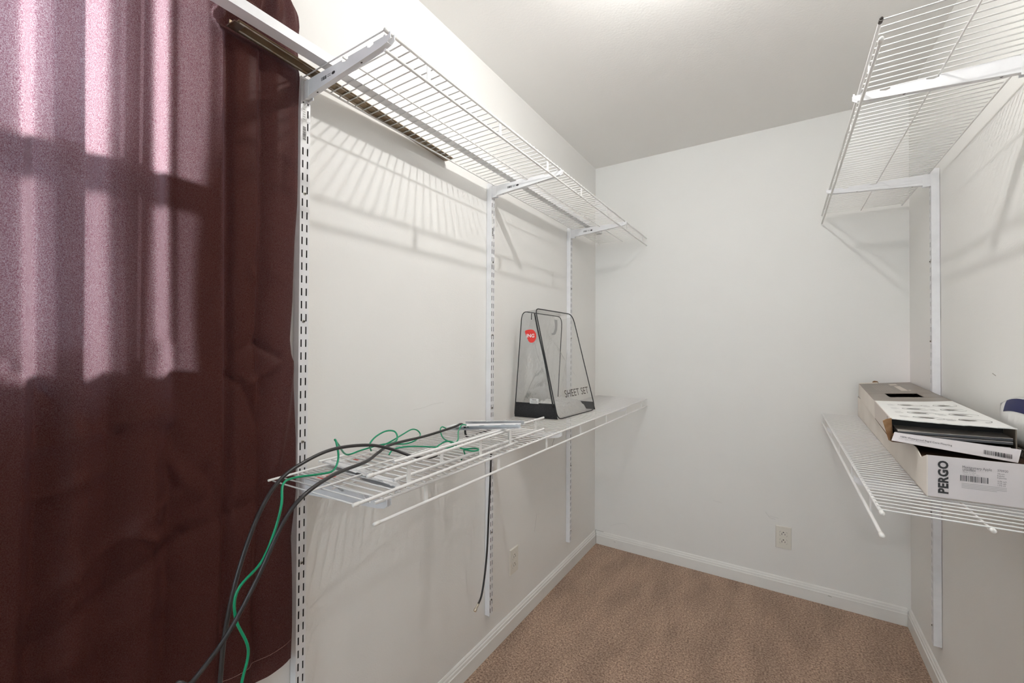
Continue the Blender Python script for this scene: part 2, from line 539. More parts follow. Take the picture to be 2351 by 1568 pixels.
# ================================================================ CURTAIN
FOLD = [(-3.12, .050), (-3.06, .062), (-3.04, .034), (-2.93, .050), (-2.87, .070), (-2.845, .036), (-2.75, .048), (-2.70, .068), (-2.68, .034), (-2.58, .050), (-2.545, .066),
        (-2.525, .060), (-2.492, .074), (-2.474, .026), (-2.455, .034), (-2.424, .068), (-2.388, .022), (-2.37, .034), (-2.340, .066), (-2.330, .070), (-2.300, .022),
        (-2.285, .032), (-2.262, .043), (-2.240, .054), (-2.218, .066), (-2.206, .036), (-2.185, .056), (-2.165, .062), (-2.150, .060), (-2.136, .032), (-2.122, .040), (-2.10, .052),
        (-2.075, .048), (-2.055, .036), (-2.045, .026)]
def fold(y):
    n = len(FOLD)
    if y <= FOLD[0][0]: return FOLD[0][1]
    if y >= FOLD[-1][0]: return FOLD[-1][1]
    for i in range(n - 1):
        if y <= FOLD[i + 1][0]:
            break
    def slope(k):                                      # monotone cubic, so no steps and no overshoot
        if k <= 0 or k >= n - 1: return 0.0
        d0 = (FOLD[k][1] - FOLD[k - 1][1]) / (FOLD[k][0] - FOLD[k - 1][0])
        d1 = (FOLD[k + 1][1] - FOLD[k][1]) / (FOLD[k + 1][0] - FOLD[k][0])
        return 0.0 if d0 * d1 <= 0 else 2 * d0 * d1 / (d0 + d1)
    h_ = FOLD[i + 1][0] - FOLD[i][0]
    t = (y - FOLD[i][0]) / h_
    return ((2 * t ** 3 - 3 * t * t + 1) * FOLD[i][1] + (t ** 3 - 2 * t * t + t) * h_ * slope(i)
            + (-2 * t ** 3 + 3 * t * t) * FOLD[i + 1][1] + (t ** 3 - t * t) * h_ * slope(i + 1))
EDGE = [(0.52, -2.052), (0.60, -2.051), (0.72, -2.054), (0.82, -2.058), (0.92, -2.046), (1.05, -2.045), (1.15, -2.049), (1.22, -2.053), (1.29, -2.060), (1.38, -2.055), (1.52, -2.052), (1.62, -2.046), (1.85, -2.045), (1.93, -2.041), (2.0, -2.046), (2.05, -2.045), (2.08, -2.049), (2.11, -2.062), (2.135, -2.085)]
def lerp_tab(T, v):
    if v <= T[0][0]: return T[0][1]
    for i in range(len(T) - 1):
        if v <= T[i + 1][0]:
            return T[i][1] + (T[i + 1][1] - T[i][1]) * (v - T[i][0]) / (T[i + 1][0] - T[i][0])
    return T[-1][1]
# creases: (y, z, y2, z2, depth, width)
CREASE = [(-2.142, 1.285, -2.075, 1.24, -.006, .008), (-2.142, 1.285, -2.195, 1.255, -.004, .008), (-2.075, 1.24, -2.168, 1.185, .005, .008), (-2.168, 1.185, -2.205, 1.215, -.004, .008),
          (-2.168, 1.185, -2.142, 1.10, -.006, .009), (-2.05, 1.235, -2.10, 1.0, .006, .010), (-2.31, 1.27, -2.30, 1.13, .008, .012), (-2.48, 1.11, -2.30, 1.15, .003, .010),
          (-2.48, 1.03, -2.38, 1.06, .003, .008), (-2.48, 0.86, -2.29, 0.985, .004, .014), (-2.48, 0.80, -2.28, 0.905, -.004, .012), (-2.345, 0.93, -2.295, 0.905, .008, .012), (-2.305, 0.905, -2.15, 0.93, -.004, .012),
          (-2.48, 0.74, -2.30, 0.80, .003, .016), (-2.30, 1.06, -2.255, 0.98, .005, .012), (-2.24, 1.02, -2.21, 0.93, -.004, .010), (-2.42, 1.16, -2.37, 1.12, -.003, .010), (-2.50, 1.24, -2.455, 1.19, -.004, .007), (-2.16, 1.445, -2.145, 1.41, .003, .006), (-2.11, 1.44, -2.08, 1.42, .003, .006)]
def crease(y, z):
    d = 0
    for y0, z0, y1, z1, a, s in CREASE:
        vy, vz = y1 - y0, z1 - z0
        t = max(0, min(1, ((y - y0) * vy + (z - z0) * vz) / (vy * vy + vz * vz)))
        q = ((y - y0 - vy * t) ** 2 + (z - z0 - vz * t) ** 2) / (s * s)
        if q < 9:
            d += 1.5 * a * math.exp(-q)
    return d
ZB, ZT = 0.525, 2.135
def curtain_x(y, z):
    k = 0.42 + 0.20 * max(0.0, min(1.0, (z - 0.75) / 0.8))
    x = 0.052 + (fold(y + 0.004 * math.sin(z * 4.0)) - 0.052) * k
    x += 0.004 * math.sin(7 * z + 5 * y) * (1 - k) * 2
    x += crease(y, z)
    if z > 2.02:                                       # gathered header over the rod
        x += 0.004 * math.sin(y * 160) * min(1, (z - 2.02) / 0.03) + 0.010 * math.sin(math.pi * min(1, (z - 2.02) / 0.09))
    if y > -2.245:                                     # tucked behind the rusty strip
        x = min(x, 0.030 + 0.9 * abs(z - 1.952) + max(0, -2.215 - y))
    return max(x, 0.012)
bm = bmesh.new()
NY, NZ = 380, 190
g = []
for j in range(NZ + 1):
    z = ZB + (ZT - ZB) * j / NZ
    row = []
    ye = lerp_tab(EDGE, z)
    for i in range(NY + 1):
        y = -3.1 + (-2.047 + 3.1) * i / NY
        wgt = max(0, (y + 2.2) / (2.2 - 2.047))
        yy = y + (ye + 2.047) * wgt
        row.append(bm.verts.new((curtain_x(y, z), yy, z + 0.004 * math.sin(9 * y) * (1 if j == 0 else 0))))
    g.append(row)
for j in range(NZ):
    for i in range(NY):
        bm.faces.new((g[j][i], g[j][i + 1], g[j + 1][i + 1], g[j + 1][i]))
cur = thing('curtain', (0, 0, 0), 'dark brown satin curtain panel hanging over the bright window', 'curtain')
obj('curtain_panel', bm, 'curtain', cur, True)
def stitch(z, name):
    pts = []
    for i in range(240):
        y = -3.1 + 1.051 * i / 239
        ye = lerp_tab(EDGE, z)
        wgt = max(0, (y + 2.2) / (2.2 - 2.047))
        pts.append((curtain_x(y, z) + 0.0006, y + (ye + 2.047) * wgt, z))
    bm = bmesh.new(); tube(bm, pts, 0.0007, 4)
    obj(name, bm, mat(name + '_thread', (0.20, 0.10, 0.085), 0.7), cur)
stitch(0.572, 'hem_stitching'); stitch(2.022, 'header_stitching')
rod = thing('curtain_rod', (0.022, -3.12, 2.085), 'thin white curtain rod inside the curtain header', 'curtain rod')
bm = bmesh.new(); cyl(bm, (0, 0, 0), (0, 1.055, 0), 0.007, 10); obj('rod_bar', bm, 'steel_white', rod, True)
bm = bmesh.new(); box(bm, (-0.022, 0.0, -0.012), (0.006, 0.012, 0.012)); obj('rod_bracket', bm, 'steel_white', rod)

# ================================================================ UPRIGHTS
UZ0, UZ1, UW, UD = 0.171, 1.946, 0.0125, 0.024
def upright_mesh():
    bm = bmesh.new()
    cols = [-UW, -0.0078, -0.0045, 0.0045, 0.0078, UW]
    zs = [UZ0]
    z = UZ0 + 0.012
    slots = []
    while z + 0.0185 < UZ1 - 0.006:
        zs += [z, z + 0.0185]
        slots.append(len(zs) - 2)
        z += 0.032
    zs.append(UZ1)
    vv = [[bm.verts.new((UD, c, zz)) for c in cols] for zz in zs]
    for j in range(len(zs) - 1):
        for i in range(5):
            if j in slots and i in (1, 3):
                continue
            bm.faces.new((vv[j][i], vv[j][i + 1], vv[j + 1][i + 1], vv[j + 1][i]))
    for s, i in ((-UW, 0), (UW, 5)):
        a = bm.verts.new((0.001, s, UZ0)); b_ = bm.verts.new((0.001, s, UZ1))
        for j in range(len(zs) - 1):
            pass
        bm.faces.new([a] + [vv[j][i] for j in range(len(zs))] + [b_])
    # slots stay open; a separate dark block paints the shade behind them
    me = bpy.data.meshes.new('channel'); bmesh.ops.recalc_face_normals(bm, faces=bm.faces[:]); bm.to_mesh(me); bm.free()
    me.materials.append(M['steel_white'])
    return me
UP_ME = upright_mesh()
bm = bmesh.new(); box(bm, (0.002, -UW + 0.001, UZ0 + 0.003), (0.017, UW - 0.001, UZ1 - 0.003))  # solid dark block painting the shade inside the channel
me = bpy.data.meshes.new('slot_shade'); bm.to_mesh(me); bm.free(); me.materials.append(M['opening_shade']); SLOT_SHADE_ME = me
bm = bmesh.new(); lathe(bm, (0, 0, 0), (1, 0, 0), ((0, 0.0042), (0.0012, 0.004), (0.0018, 0.0022)), 10)
me = bpy.data.meshes.new('screw'); bm.to_mesh(me); bm.free(); me.materials.append(M['screw']); SCREW_ME = me
bm = bmesh.new()
box(bm, (0.0, -0.0026, -0.0005), (0.0022, 0.0026, 0.0005)); box(bm, (0.0, -0.0005, -0.0026), (0.0022, 0.0005, 0.0026))
me = bpy.data.meshes.new('screw_recess'); bm.to_mesh(me); bm.free(); me.materials.append(M['opening_shade']); RECESS_ME = me

def upright(x, y, side, label, screws, sticker=None):
    t = thing('shelf_upright', (x, y, 0), label, 'shelf upright', 'slotted white shelf uprights', 0.0 if side > 0 else math.pi)
    inst('channel', UP_ME, t); inst('slot_shade', SLOT_SHADE_ME, t)
    for z in screws:
        s = inst('screw', SCREW_ME, t, (UD, 0, z)); inst('screw_recess', RECESS_ME, s, (0.0008, 0, 0), (0.6, 0, 0))
    if sticker:
        mw = frame_matrix((UD + 0.0004, -0.0095, sticker), (0, 1, 0), (0, 0, 1))
        bm = bmesh.new(); quads_on(bm, mw, [(0.001, 0, 0.0125, 0.10)])
        st = tag(obj('sticker', bm, 'sticker', t), 'small printed paper sticker')
        mb = frame_matrix((UD + 0.0007, -0.0085, sticker + 0.012), (0, 0, 1), (0, -1, 0))
        barcode(frame_matrix((UD + 0.0007, 0.001, sticker + 0.008), (0, 0, 1), (0, -1, 0)), 0, 0, 0.034, 0.008, 3, 'sticker_barcode', st)
        bm = bmesh.new(); quads_on(bm, frame_matrix((UD + 0.0007, -0.007, sticker + 0.06), (0, 1, 0), (0, 0, 1)), [(0, k * 0.006, 0.006, k * 0.006 + 0.0018) for k in range(5)])
        obj('sticker_print', bm, 'ink_pale', st)
    return t
UL = (-2.018, -1.200, -0.4265)
UR = (-0.4405, -1.2255)
upright(0, UL[0], 1, 'slotted white shelf upright beside the brown curtain', (1.655, 1.335, 1.035, 0.735, 0.43), 1.78)
upright(0, UL[1], 1, 'slotted white shelf upright behind the hanging black cable end', (1.905, 1.62, 1.32, 1.02, 0.9, 0.51, 0.235), 1.72)
upright(0, UL[2], 1, 'slotted white shelf upright nearest the left corner', (1.60, 1.32, 1.02, 0.9, 0.60, 0.235))
upright(W, UR[0], -1, 'slotted white shelf upright on the right wall near the corner', (1.60, 1.30, 0.66, 0.24))
upright(W, UR[1], -1, 'slotted white shelf upright on the right wall behind the flooring cartons', (1.60, 1.30, 0.66, 0.24))

# ================================================================ BRACKETS
BPROF = [(0, -.045), (.286, -.0235), (.306, -.0195), (.3155, -.013), (.3155, -.0005), (.3118, -.0005), (.3105, -.0052), (.3005, -.0052), (.2990, -.0010), (.2950, -.0010), (.293, -.0038), (.262, -.0038), (.262, -.008), (.25, -.011), (.242, -.008), (.242, -.0038),
         (.176, -.0038), (.176, -.008), (.164, -.011), (.153, -.008), (.153, -.0038), (.03, -.0038), (.022, -.006), (0, -.005)]
def bracket_meshes():
    bm = bmesh.new()
    for s in (-1, 1):
        prism(bm, BPROF, s * 0.0058 - 0.0006, s * 0.0058 + 0.0006)
    a, b_ = Vector((0.0, 0, -.047)), Vector((.318, 0, -.024))
    hexa(bm, [(.002, -.0058, -.0456), (.002, .0058, -.0456), (.306, .0058, -.0201), (.306, -.0058, -.0201), (.002, -.0058, -.0444), (.002, .0058, -.0444), (.306, .0058, -.0189), (.306, -.0058, -.0189)])
    bmesh.ops.recalc_face_normals(bm, faces=bm.faces[:])
    me = bpy.data.meshes.new('bracket_arm'); bm.to_mesh(me); bm.free(); me.materials.append(M['steel_white'])
    bm = bmesh.new()
    box(bm, (-.003, -.0115, -.052), (.0012, .0115, .002)); box(bm, (.0012, -.0075, -.050), (.022, -.0062, -.004)); box(bm, (.0012, .0062, -.050), (.022, .0075, -.004))
    bmesh.ops.recalc_face_normals(bm, faces=bm.faces[:])
    mc = bpy.data.meshes.new('wall_clip'); bm.to_mesh(mc); bm.free(); mc.materials.append(M['steel_white'])
    bm = bmesh.new()
    n = 10
    bm.faces.new([bm.verts.new((.003 * math.cos(2 * math.pi * i / n), .0018 * math.sin(2 * math.pi * i / n), -.0004)) for i in range(n)])
    mh = bpy.data.meshes.new('bracket_hole'); bm.to_mesh(mh); bm.free(); mh.materials.append(M['opening_shade'])
    return me, mc, mh
BR_ME, CLIP_ME, HOLE_ME = bracket_meshes()
def print_mesh():
    mw = frame_matrix((.075, -.0067, -.027), (1, 0, 0.02), (0, 0, 1))
    rnd = random.Random(5)
    bm = bmesh.new()
    x = 0
    while x < .02:
        b_ = rnd.choice((1, 1, 2, 3)) * .0005
        quads_on(bm, mw, [(x, 0, x + b_, .0085)]); x += b_ + rnd.choice((1, 1, 2)) * .0005
    quads_on(bm, mw, [(.0245, .0062, .038, .0072), (.0245, .002, .030, .0034), (.032, .002, .036, .0034)])
    n = 14
    bm.faces.new([bm.verts.new(mw @ Vector((.047 + .0065 * math.cos(2 * math.pi * i / n), .0045 + .0036 * math.sin(2 * math.pi * i / n), 0))) for i in range(n)])
    me = bpy.data.meshes.new('bracket_print'); bm.to_mesh(me); bm.free(); me.materials.append(M['ink'])
    return me
PRINT_ME = print_mesh()
def bracket(x, y, z, side, label, group, printed=True, clip=True):
    t = thing('shelf_bracket', (x, y, z), label, 'shelf bracket', group, 0.0 if side > 0 else math.pi)
    inst('bracket_arm', BR_ME, t)
    for xx in (.05, .215):
        inst('bracket_hole', HOLE_ME, t, (xx, 0, -.0458 + xx * 0.0838), (0, -.084, 0))
    if clip: inst('wall_clip', CLIP_ME, t)
    if printed: inst('printed_mark', PRINT_ME, t)
    return t
ZUL, ZLL, ZUR, ZLR = 1.9365, 0.9545, 1.9335, 0.9435
XB, XM, XF = 0.033, 0.183, 0.332
gl_ = 'brackets under the left shelves'
bracket(UD, UL[0], ZUL, 1, 'white steel bracket at the open end of the upper left shelf', gl_)
bracket(UD, UL[1], ZUL, 1, 'white steel bracket under the middle of the upper left shelf', gl_)
bracket(UD, UL[2], ZUL, 1, 'white steel bracket under the upper left shelf near the corner', gl_)
bracket(UD, UL[0], ZLL, 1, 'white steel bracket under the lower left shelf beside the curtain', gl_, False)
bracket(UD, UL[1], ZLL, 1, 'white steel bracket under the lower left shelf below the clear bag', gl_, False)
bracket(UD, UL[2], ZLL, 1, 'white steel bracket under the lower left shelf near the corner', gl_, False)
gr_ = 'brackets under the right shelves'
bracket(W - UD, UR[1], ZUR, -1, 'white steel bracket under the upper right shelf, the nearer one', gr_, False)
bracket(W - UD, UR[0], ZUR, -1, 'white steel bracket under the upper right shelf near the corner', gr_, False)
bracket(W - UD, UR[1], ZLR, -1, 'white steel bracket under the cartons on the lower right shelf, the nearer one', gr_, False)
bracket(W - UD, UR[0], ZLR, -1, 'white steel bracket under the lower right shelf near the corner', gr_, False)

# ================================================================ WIRE SHELVES
PITCH = 0.0250
def wire_mesh(x0, x1):
    bm = bmesh.new()
    cyl(bm, (x0, 0, 0), (x1, 0, 0), 0.0016, 6)
    bmesh.ops.recalc_face_normals(bm, faces=bm.faces[:])
    me = bpy.data.meshes.new('wire'); bm.to_mesh(me); bm.free(); me.materials.append(M['wire'])
    for p in me.polygons: p.use_smooth = len(p.vertices) == 4
    return me
def shelf(label, group, ox, y0, y1, z, sx, lip=0.043, posts=(), caps='white', depth=(XB, XM, XF), flip=False, wire_y0=0.012, extra=None, lip0=0.0, lip1=0.0):
    """sx = +1: back at the left wall; -1: back at the right wall. flip: lying upside down with the lip up."""
    t = thing('loose_wire_shelf' if flip else 'wire_shelf', (ox, y0, z), label, 'wire shelf', group, 0.0)
    Ln = y1 - y0
    b_, m_, f_ = (sx * d for d in depth)
    zf = -1 if flip else 1
    for nm, xx, r, zz, e0, e1 in (('back_rod', b_, 0.0026, 0, 0, 0), ('middle_rod', m_, 0.0021, 0, 0.006, 0.004), ('front_rail', f_, 0.0036, 0, 0, 0), ('lip_rail', f_, 0.0036, -lip * zf, lip0, lip1)):
        bm = bmesh.new(); cyl(bm, (xx, e0, zz), (xx, Ln - e1, zz), r, 10); obj(nm, bm, 'wire', t, False)
    me = wire_mesh(min(b_, f_) - 0.0025, max(b_, f_) + 0.0025)
    y = wire_y0
    while y < Ln - 0.003:
        inst('wire', me, t, (0, y, 0.0044 * zf)); y += PITCH
    for py in posts:
        bm = bmesh.new()
        box(bm, (f_ - 0.0016 * sx - 0.0008, py - y0 - 0.0058, min(0, -lip * zf)), (f_ - 0.0016 * sx + 0.0008, py - y0 + 0.0058, max(0, -lip * zf)))
        obj('lip_strap', bm, 'wire', t)
    def cap(xx, yy, zz, m='cap', r=0.0050, ln=0.016):
        bm = bmesh.new(); lathe(bm, (xx, yy + ln - 0.003, zz), (0, -1, 0), ((0, r * 0.96), (ln * 0.7, r), (ln * 0.92, r * 0.8), (ln, r * 0.35)), 12)
        obj('end_cap', bm, m, t, True)
    if caps:
        for c in caps: cap(*dict(f=(f_, 0, 0), l=(f_, lip0, -lip * zf), m=(m_, 0.006, 0), k=(f_, 0, 0), F=(f_, Ln - 0.006, 0))[c], m='black_tip' if c == 'k' else 'cap', r=0.0038 if c == 'k' else (0.0044 if sx > 0 else 0.0049))
    return t
P3 = [-1.90, -1.60, -1.30, -1.00, -0.70, -0.40, -0.10]
gs = 'white wire shelves mounted on the walls'
shelf('upper left white wire shelf carrying a rusty metal strip', gs, 0, -2.032, -0.005, ZUL, 1, posts=P3, caps='f', wire_y0=0.004)
shelf('lower left white wire shelf under the clear bag and the cables', gs, 0, -2.050, -0.005, ZLL, 1, posts=P3, caps='l', wire_y0=0.02)
P4 = [-1.365, -1.055, -0.75, -0.44, -0.13]
shelf('empty upper right white wire shelf', gs, W, -1.525, -0.018, ZUR, -1, posts=P4, caps='kl', depth=(0.028, 0.176, 0.327), lip=0.040)
shelf('lower right white wire shelf under the flooring cartons', gs, W, -1.512, -0.005, ZLR, -1, posts=P4, caps='flm', depth=(0.028, 0.172, 0.327), lip=0.045)

# two spare shelves lying upside down on the lower left shelf
gz = 'spare wire shelves lying upside down'
ls = shelf('spare white wire shelf lying upside down, overhanging toward the curtain', gz, 0.060, -2.122, -1.50, 0.9725, 1, lip=0.046, posts=(-1.975, -1.70, -1.54), caps='fl', depth=(0.004, 0.144, 0.288), flip=True, lip0=0.034, lip1=0.05)
ls.rotation_euler = (0, 0, 0.035)
ls = shelf('spare white wire shelf lying upside down, its lip nearest the clear bag', gz, 0.046, -1.99, -1.305, 0.983, 1, lip=0.040, posts=(-1.835, -1.53, -1.36), caps='', depth=(0.004, 0.144, 0.275), flip=True)
ls.rotation_euler = (0, 0, 0.0)

# ================================================================ THINGS ON THE UPPER LEFT SHELF
zt = ZUL + 0.0070
t = thing('white_rail', (0.098, -2.62, zt), 'long white metal rail resting on the upper left shelf across the curtain', 'metal rail')
bm = bmesh.new()
box(bm, (0, 0, 0), (0.030, 2.40, 0.0016)); obj('rail_base', bm, 'steel_white', t)
bm = bmesh.new(); box(bm, (0.0284, 0, 0.0016), (0.030, 2.40, 0.022)); obj('rail_face', bm, 'steel_white', t)
bm = bmesh.new(); box(bm, (0, 0, 0.0016), (0.0016, 2.40, 0.022)); obj('rail_flange', bm, 'steel_white', t)
t = thing('rusty_strip', (0.071, -2.205, zt), 'rusty brown metal strip resting on the upper left shelf', 'metal strip', None, 0.066)
bm = bmesh.new(); box(bm, (-0.019, 0, 0), (0.019, 0.735, 0.0025)); obj('strip_base', bm, 'rust', t)
bm = bmesh.new(); box(bm, (-0.019, 0, 0.0025), (-0.0165, 0.735, 0.016)); obj('strip_flange', bm, 'rust', t)
for xx, wd in ((-0.0105, 0.0028), (0.0145, 0.0022)):
    bm = bmesh.new(); cyl(bm, (xx, 0.004, -0.0004), (xx, 0.731, -0.0004), wd * 0.8, 8); obj('strip_rib', bm, 'rust_edge', t, True)
bm = bmesh.new(); box(bm, (-0.016, -0.006, -0.0028), (0.014, 0.014, -0.0002)); obj('end_clip', bm, 'rust_edge', t)

# ================================================================ LOOSE BRACKETS ON THE SPARE SHELVES
def loose_bracket(a, b_, label, roll):
    a, b_ = Vector(a), Vector(b_)
    t = thing('loose_bracket', a, label, 'shelf bracket', 'spare brackets on the spare shelves')
    d = (b_ - a).normalized()
    zaxis = Matrix.Rotation(roll, 3, d) @ Vector((0, 0, 1))
    yv = zaxis.cross(d).normalized(); zv = d.cross(yv)
    t.rotation_euler = Matrix(((d.x, yv.x, zv.x), (d.y, yv.y, zv.y), (d.z, yv.z, zv.z))).to_euler()
    inst('bracket_arm', BR_ME, t)
    for xx in (.05, .215):
        inst('bracket_hole', HOLE_ME, t, (xx, 0, -.0458 + xx * 0.0838), (0, -.084, 0))
    return t
loose_bracket((0.055, -1.468, 1.000), (0.362, -1.520, 1.041), 'spare white bracket lying on the spare shelves, the one farther back', math.pi * 0.47)
loose_bracket((0.085, -1.560, 0.998), (0.390, -1.592, 1.043), 'spare white bracket lying on the spare shelves, the nearer one', math.pi * 0.53)
lb = loose_bracket((0.020, -1.962, 0.9655), (0.295, -1.992, 0.9655), 'spare white bracket sandwiched between the lower left shelf and spare shelf', math.pi * 0.5)
for (x0, y0, x1, y1, nm) in ((.098, -2.034, .140, -1.996, 'a'), (.034, -1.886, .072, -1.860, 'b')):
    tg = thing('hang_tag', ((x0 + x1) / 2, (y0 + y1) / 2, 0.9615), 'red and white printed tag on the spare shelf, ' + ('beside the black cable' if nm == 'a' else 'nearer the wall'), 'tag', 'printed tags')
    bm = bmesh.new(); box(bm, (-(x1 - x0) / 2, -(y1 - y0) / 2, 0), ((x1 - x0) / 2, (y1 - y0) / 2, 0.0008)); obj('tag_paper', bm, 'sticker', tg)
    bm = bmesh.new(); quads_on(bm, Matrix.Translation((-(x1 - x0) / 2, -(y1 - y0) / 2, 0.0011)), [(.004, .004, (x1 - x0) * .62, (y1 - y0) * .46), (.012, (y1 - y0) * .55, (x1 - x0) - .004, (y1 - y0) * .9)]); obj('red_print', bm, 'red', tg)

# ================================================================ CABLES
def cable(name, pts, r, m, label, cat, group, sub=7, n=10):
    P = catmull(pts, sub)
    t = thing(name, pts[0], label, cat, group)
    o = Vector(pts[0])
    bm = bmesh.new(); tube(bm, [p - o for p in P], r, n); obj('jacket', bm, m, t, True)
    return t, o
gc = 'black coaxial cables'
ca = [(.30, -2.335, .012), (.275, -2.325, .25), (.27, -2.3069, .6859), (.27, -2.3024, .7326), (.27, -2.2956, .8107), (.27, -2.2782, .8942), (.26, -2.243, .9735), (.25, -2.2002, 1.0246), (.24, -2.1437, 1.0462), (.23, -2.0694, 1.0555), (.225, -1.9748, 1.0438), (.24, -1.918, 1.0236), (.268, -1.880, 1.003), (.288, -1.845, .996), (.293, -1.823, .998)]
cable('coaxial_cable', ca, .0036, 'cable', 'black coaxial cable arching highest over the curtain side of the spare shelf', 'cable', gc)
cb = [(.40, -2.56, .012), (.38, -2.47, .45), (.34, -2.3971, .7841), (.34, -2.3678, .806), (.34, -2.3244, .8461), (.34, -2.2821, .9097), (.34, -2.2417, .9837), (.34, -2.2044, 1.0191), (.31, -2.1247, 1.0291), (.27, -2.0225, 1.0231), (.23, -1.9537, 1.0239), (.20, -1.8874, 1.0257), (.18, -1.7421, 1.0197), (.163, -1.605, 1.0205), (.154, -1.558, 1.0215), (.148, -1.532, 1.006), (.145, -1.5225, .980), (.142, -1.495, .9665), (.128, -1.385, .9665), (.121, -1.3445, .955), (.12, -1.3425, .8455), (.11, -1.3407, .6496), (.10, -1.3393, .485), (.10, -1.3655, .3684), (.10, -1.392, .336)]
t, o = cable('coaxial_cable', cb, .0036, 'cable', 'black coaxial cable whose metal tipped end hangs below the lower left shelf', 'cable', gc)
e0 = Vector(cb[-1]) - o
ed = Vector((0.0, -0.02, -0.0145)).normalized()
bm = bmesh.new(); lathe(bm, e0 - ed * 0.004, ed, ((0, .0044), (.013, .0044), (.0132, .0034), (.016, .0034), (.0162, .0056), (.026, .0056), (.0265, .0045)), 12); obj('connector', bm, 'nickel', t, True)
bm = bmesh.new(); lathe(bm, e0 + ed * 0.0212, ed, ((0, .0036), (.0018, .0036), (.002, .0008)), 10); obj('connector_core', bm, 'brass', t)
gg = 'green wires on the spare shelves'
g1 = [(.33, -2.33, .012), (.315, -2.31, .30), (.31, -2.2925, .6942), (.31, -2.2886, .7405), (.31, -2.2793, .7884), (.31, -2.2985, .8473), (.31, -2.2958, .89), (.31, -2.2604, .9192), (.30, -2.2342, .9571), (.30, -2.2227, .998), (.28, -2.2088, 1.0267), (.26, -2.1772, 1.0267), (.25, -2.122, 1.0176), (.24, -2.0811, 1.0138), (.22, -2.0548, 1.0323), (.20, -2.0464, 1.0612), (.19, -2.0428, 1.0641), (.17, -2.0186, 1.0452), (.105, -1.95, 1.0), (.0926, -1.8955, .998), (.0929, -1.8384, 1.0), (.14, -1.825, 1.012), (.13, -1.8064, 1.0227), (.12, -1.8086, 1.0364), (.12, -1.8393, 1.0416), (.12, -1.873, 1.0322), (.13, -1.8992, 1.0189), (.1049, -1.8744, .994)]
cable('green_wire', g1, .0022, 'green', 'green wire hanging down in front of the curtain and looping over the spare shelf', 'wire', gg, 7, 8)
g2 = [(.1505, -1.8534, .985), (.1461, -1.8316, .995), (.1739, -1.8027, 1.0), (.2267, -1.7736, 1.0), (.2725, -1.7549, 1.0), (.2822, -1.7394, 1.01), (.2451, -1.7326, 1.01), (.2346, -1.7563, 1.0), (.235, -1.7654, .993), (.2562, -1.754, 1.0), (.283, -1.7492, 1.01), (.275, -1.7194, 1.015), (.21, -1.64, 1.016), (.19, -1.6096, 1.0177), (.18, -1.5869, 1.0252), (.17, -1.5526, 1.0189), (.154, -1.5164, 1.0)]
cable('green_wire', g2, .0020, 'green', 'green wire knotted in a bundle beside the spare brackets', 'wire', gg, 7, 8)
g3 = [(.1198, -1.8081, 1.0), (.1422, -1.7805, 1.0), (.155, -1.7577, 1.008), (.12, -1.7073, 1.0091), (.11, -1.71, 1.0214), (.11, -1.733, 1.0278), (.12, -1.7763, 1.0224), (.1158, -1.8124, 1.01), (.086, -1.8173, .995)]
cable('green_wire', g3, .0020, 'green', 'short green wire loop standing up against the left wall', 'wire', gg, 7, 8)
g4 = [(.13, -1.6019, 1.0112), (.13, -1.6224, 1.0201), (.14, -1.6414, 1.0134), (.1812, -1.6735, 1.0), (.249, -1.7094, 1.0), (.2969, -1.7256, .995), (.3089, -1.6868, .99), (.328, -1.6933, .99), (.325, -1.7144, .99), (.2971, -1.7183, .99), (.2935, -1.7118, .975), (.2959, -1.7297, .965)]
cable('green_wire', g4, .0020, 'green', 'green wire with a loop pushed under the lip of the spare shelf', 'wire', gg, 7, 8)

# ================================================================ CLEAR SHEET SET BAG
ZB0 = ZLL + 0.0072
bag = thing('sheet_set_bag', (0.13, -0.86, ZB0), 'empty clear vinyl sheet set bag with black piping', 'storage bag')
OB = Vector((0.13, -0.86, ZB0))
FBL, FBR = Vector((.235, -1.020, ZB0 + .004)), Vector((.258, -.655, ZB0 + .004))
FTL, FTR = Vector((.116, -1.005, 1.441)), Vector((.128, -.640, 1.437))
BBL, BBR = Vector((.040, -1.052, ZB0 + .004)), Vector((.055, -.66, ZB0 + .004))
BTL, BTR = Vector((.066, -1.035, 1.428)), Vector((.075, -.65, 1.425))
def rounded(c, rr, seg=6):
    """closed outline through 4 corners with rounded corners; rr = radius per corner"""
    out = []
    n = len(c)
    for i in range(n):
        p = c[i]; a = (c[i - 1] - p).normalized(); b2 = (c[(i + 1) % n] - p).normalized()
        s0, s1 = p + a * rr[i], p + b2 * rr[i]
        for k in range(seg + 1):
            t_ = k / seg
            out.append((1 - t_) ** 2 * s0 + 2 * t_ * (1 - t_) * p + t_ * t_ * s1)
    return out
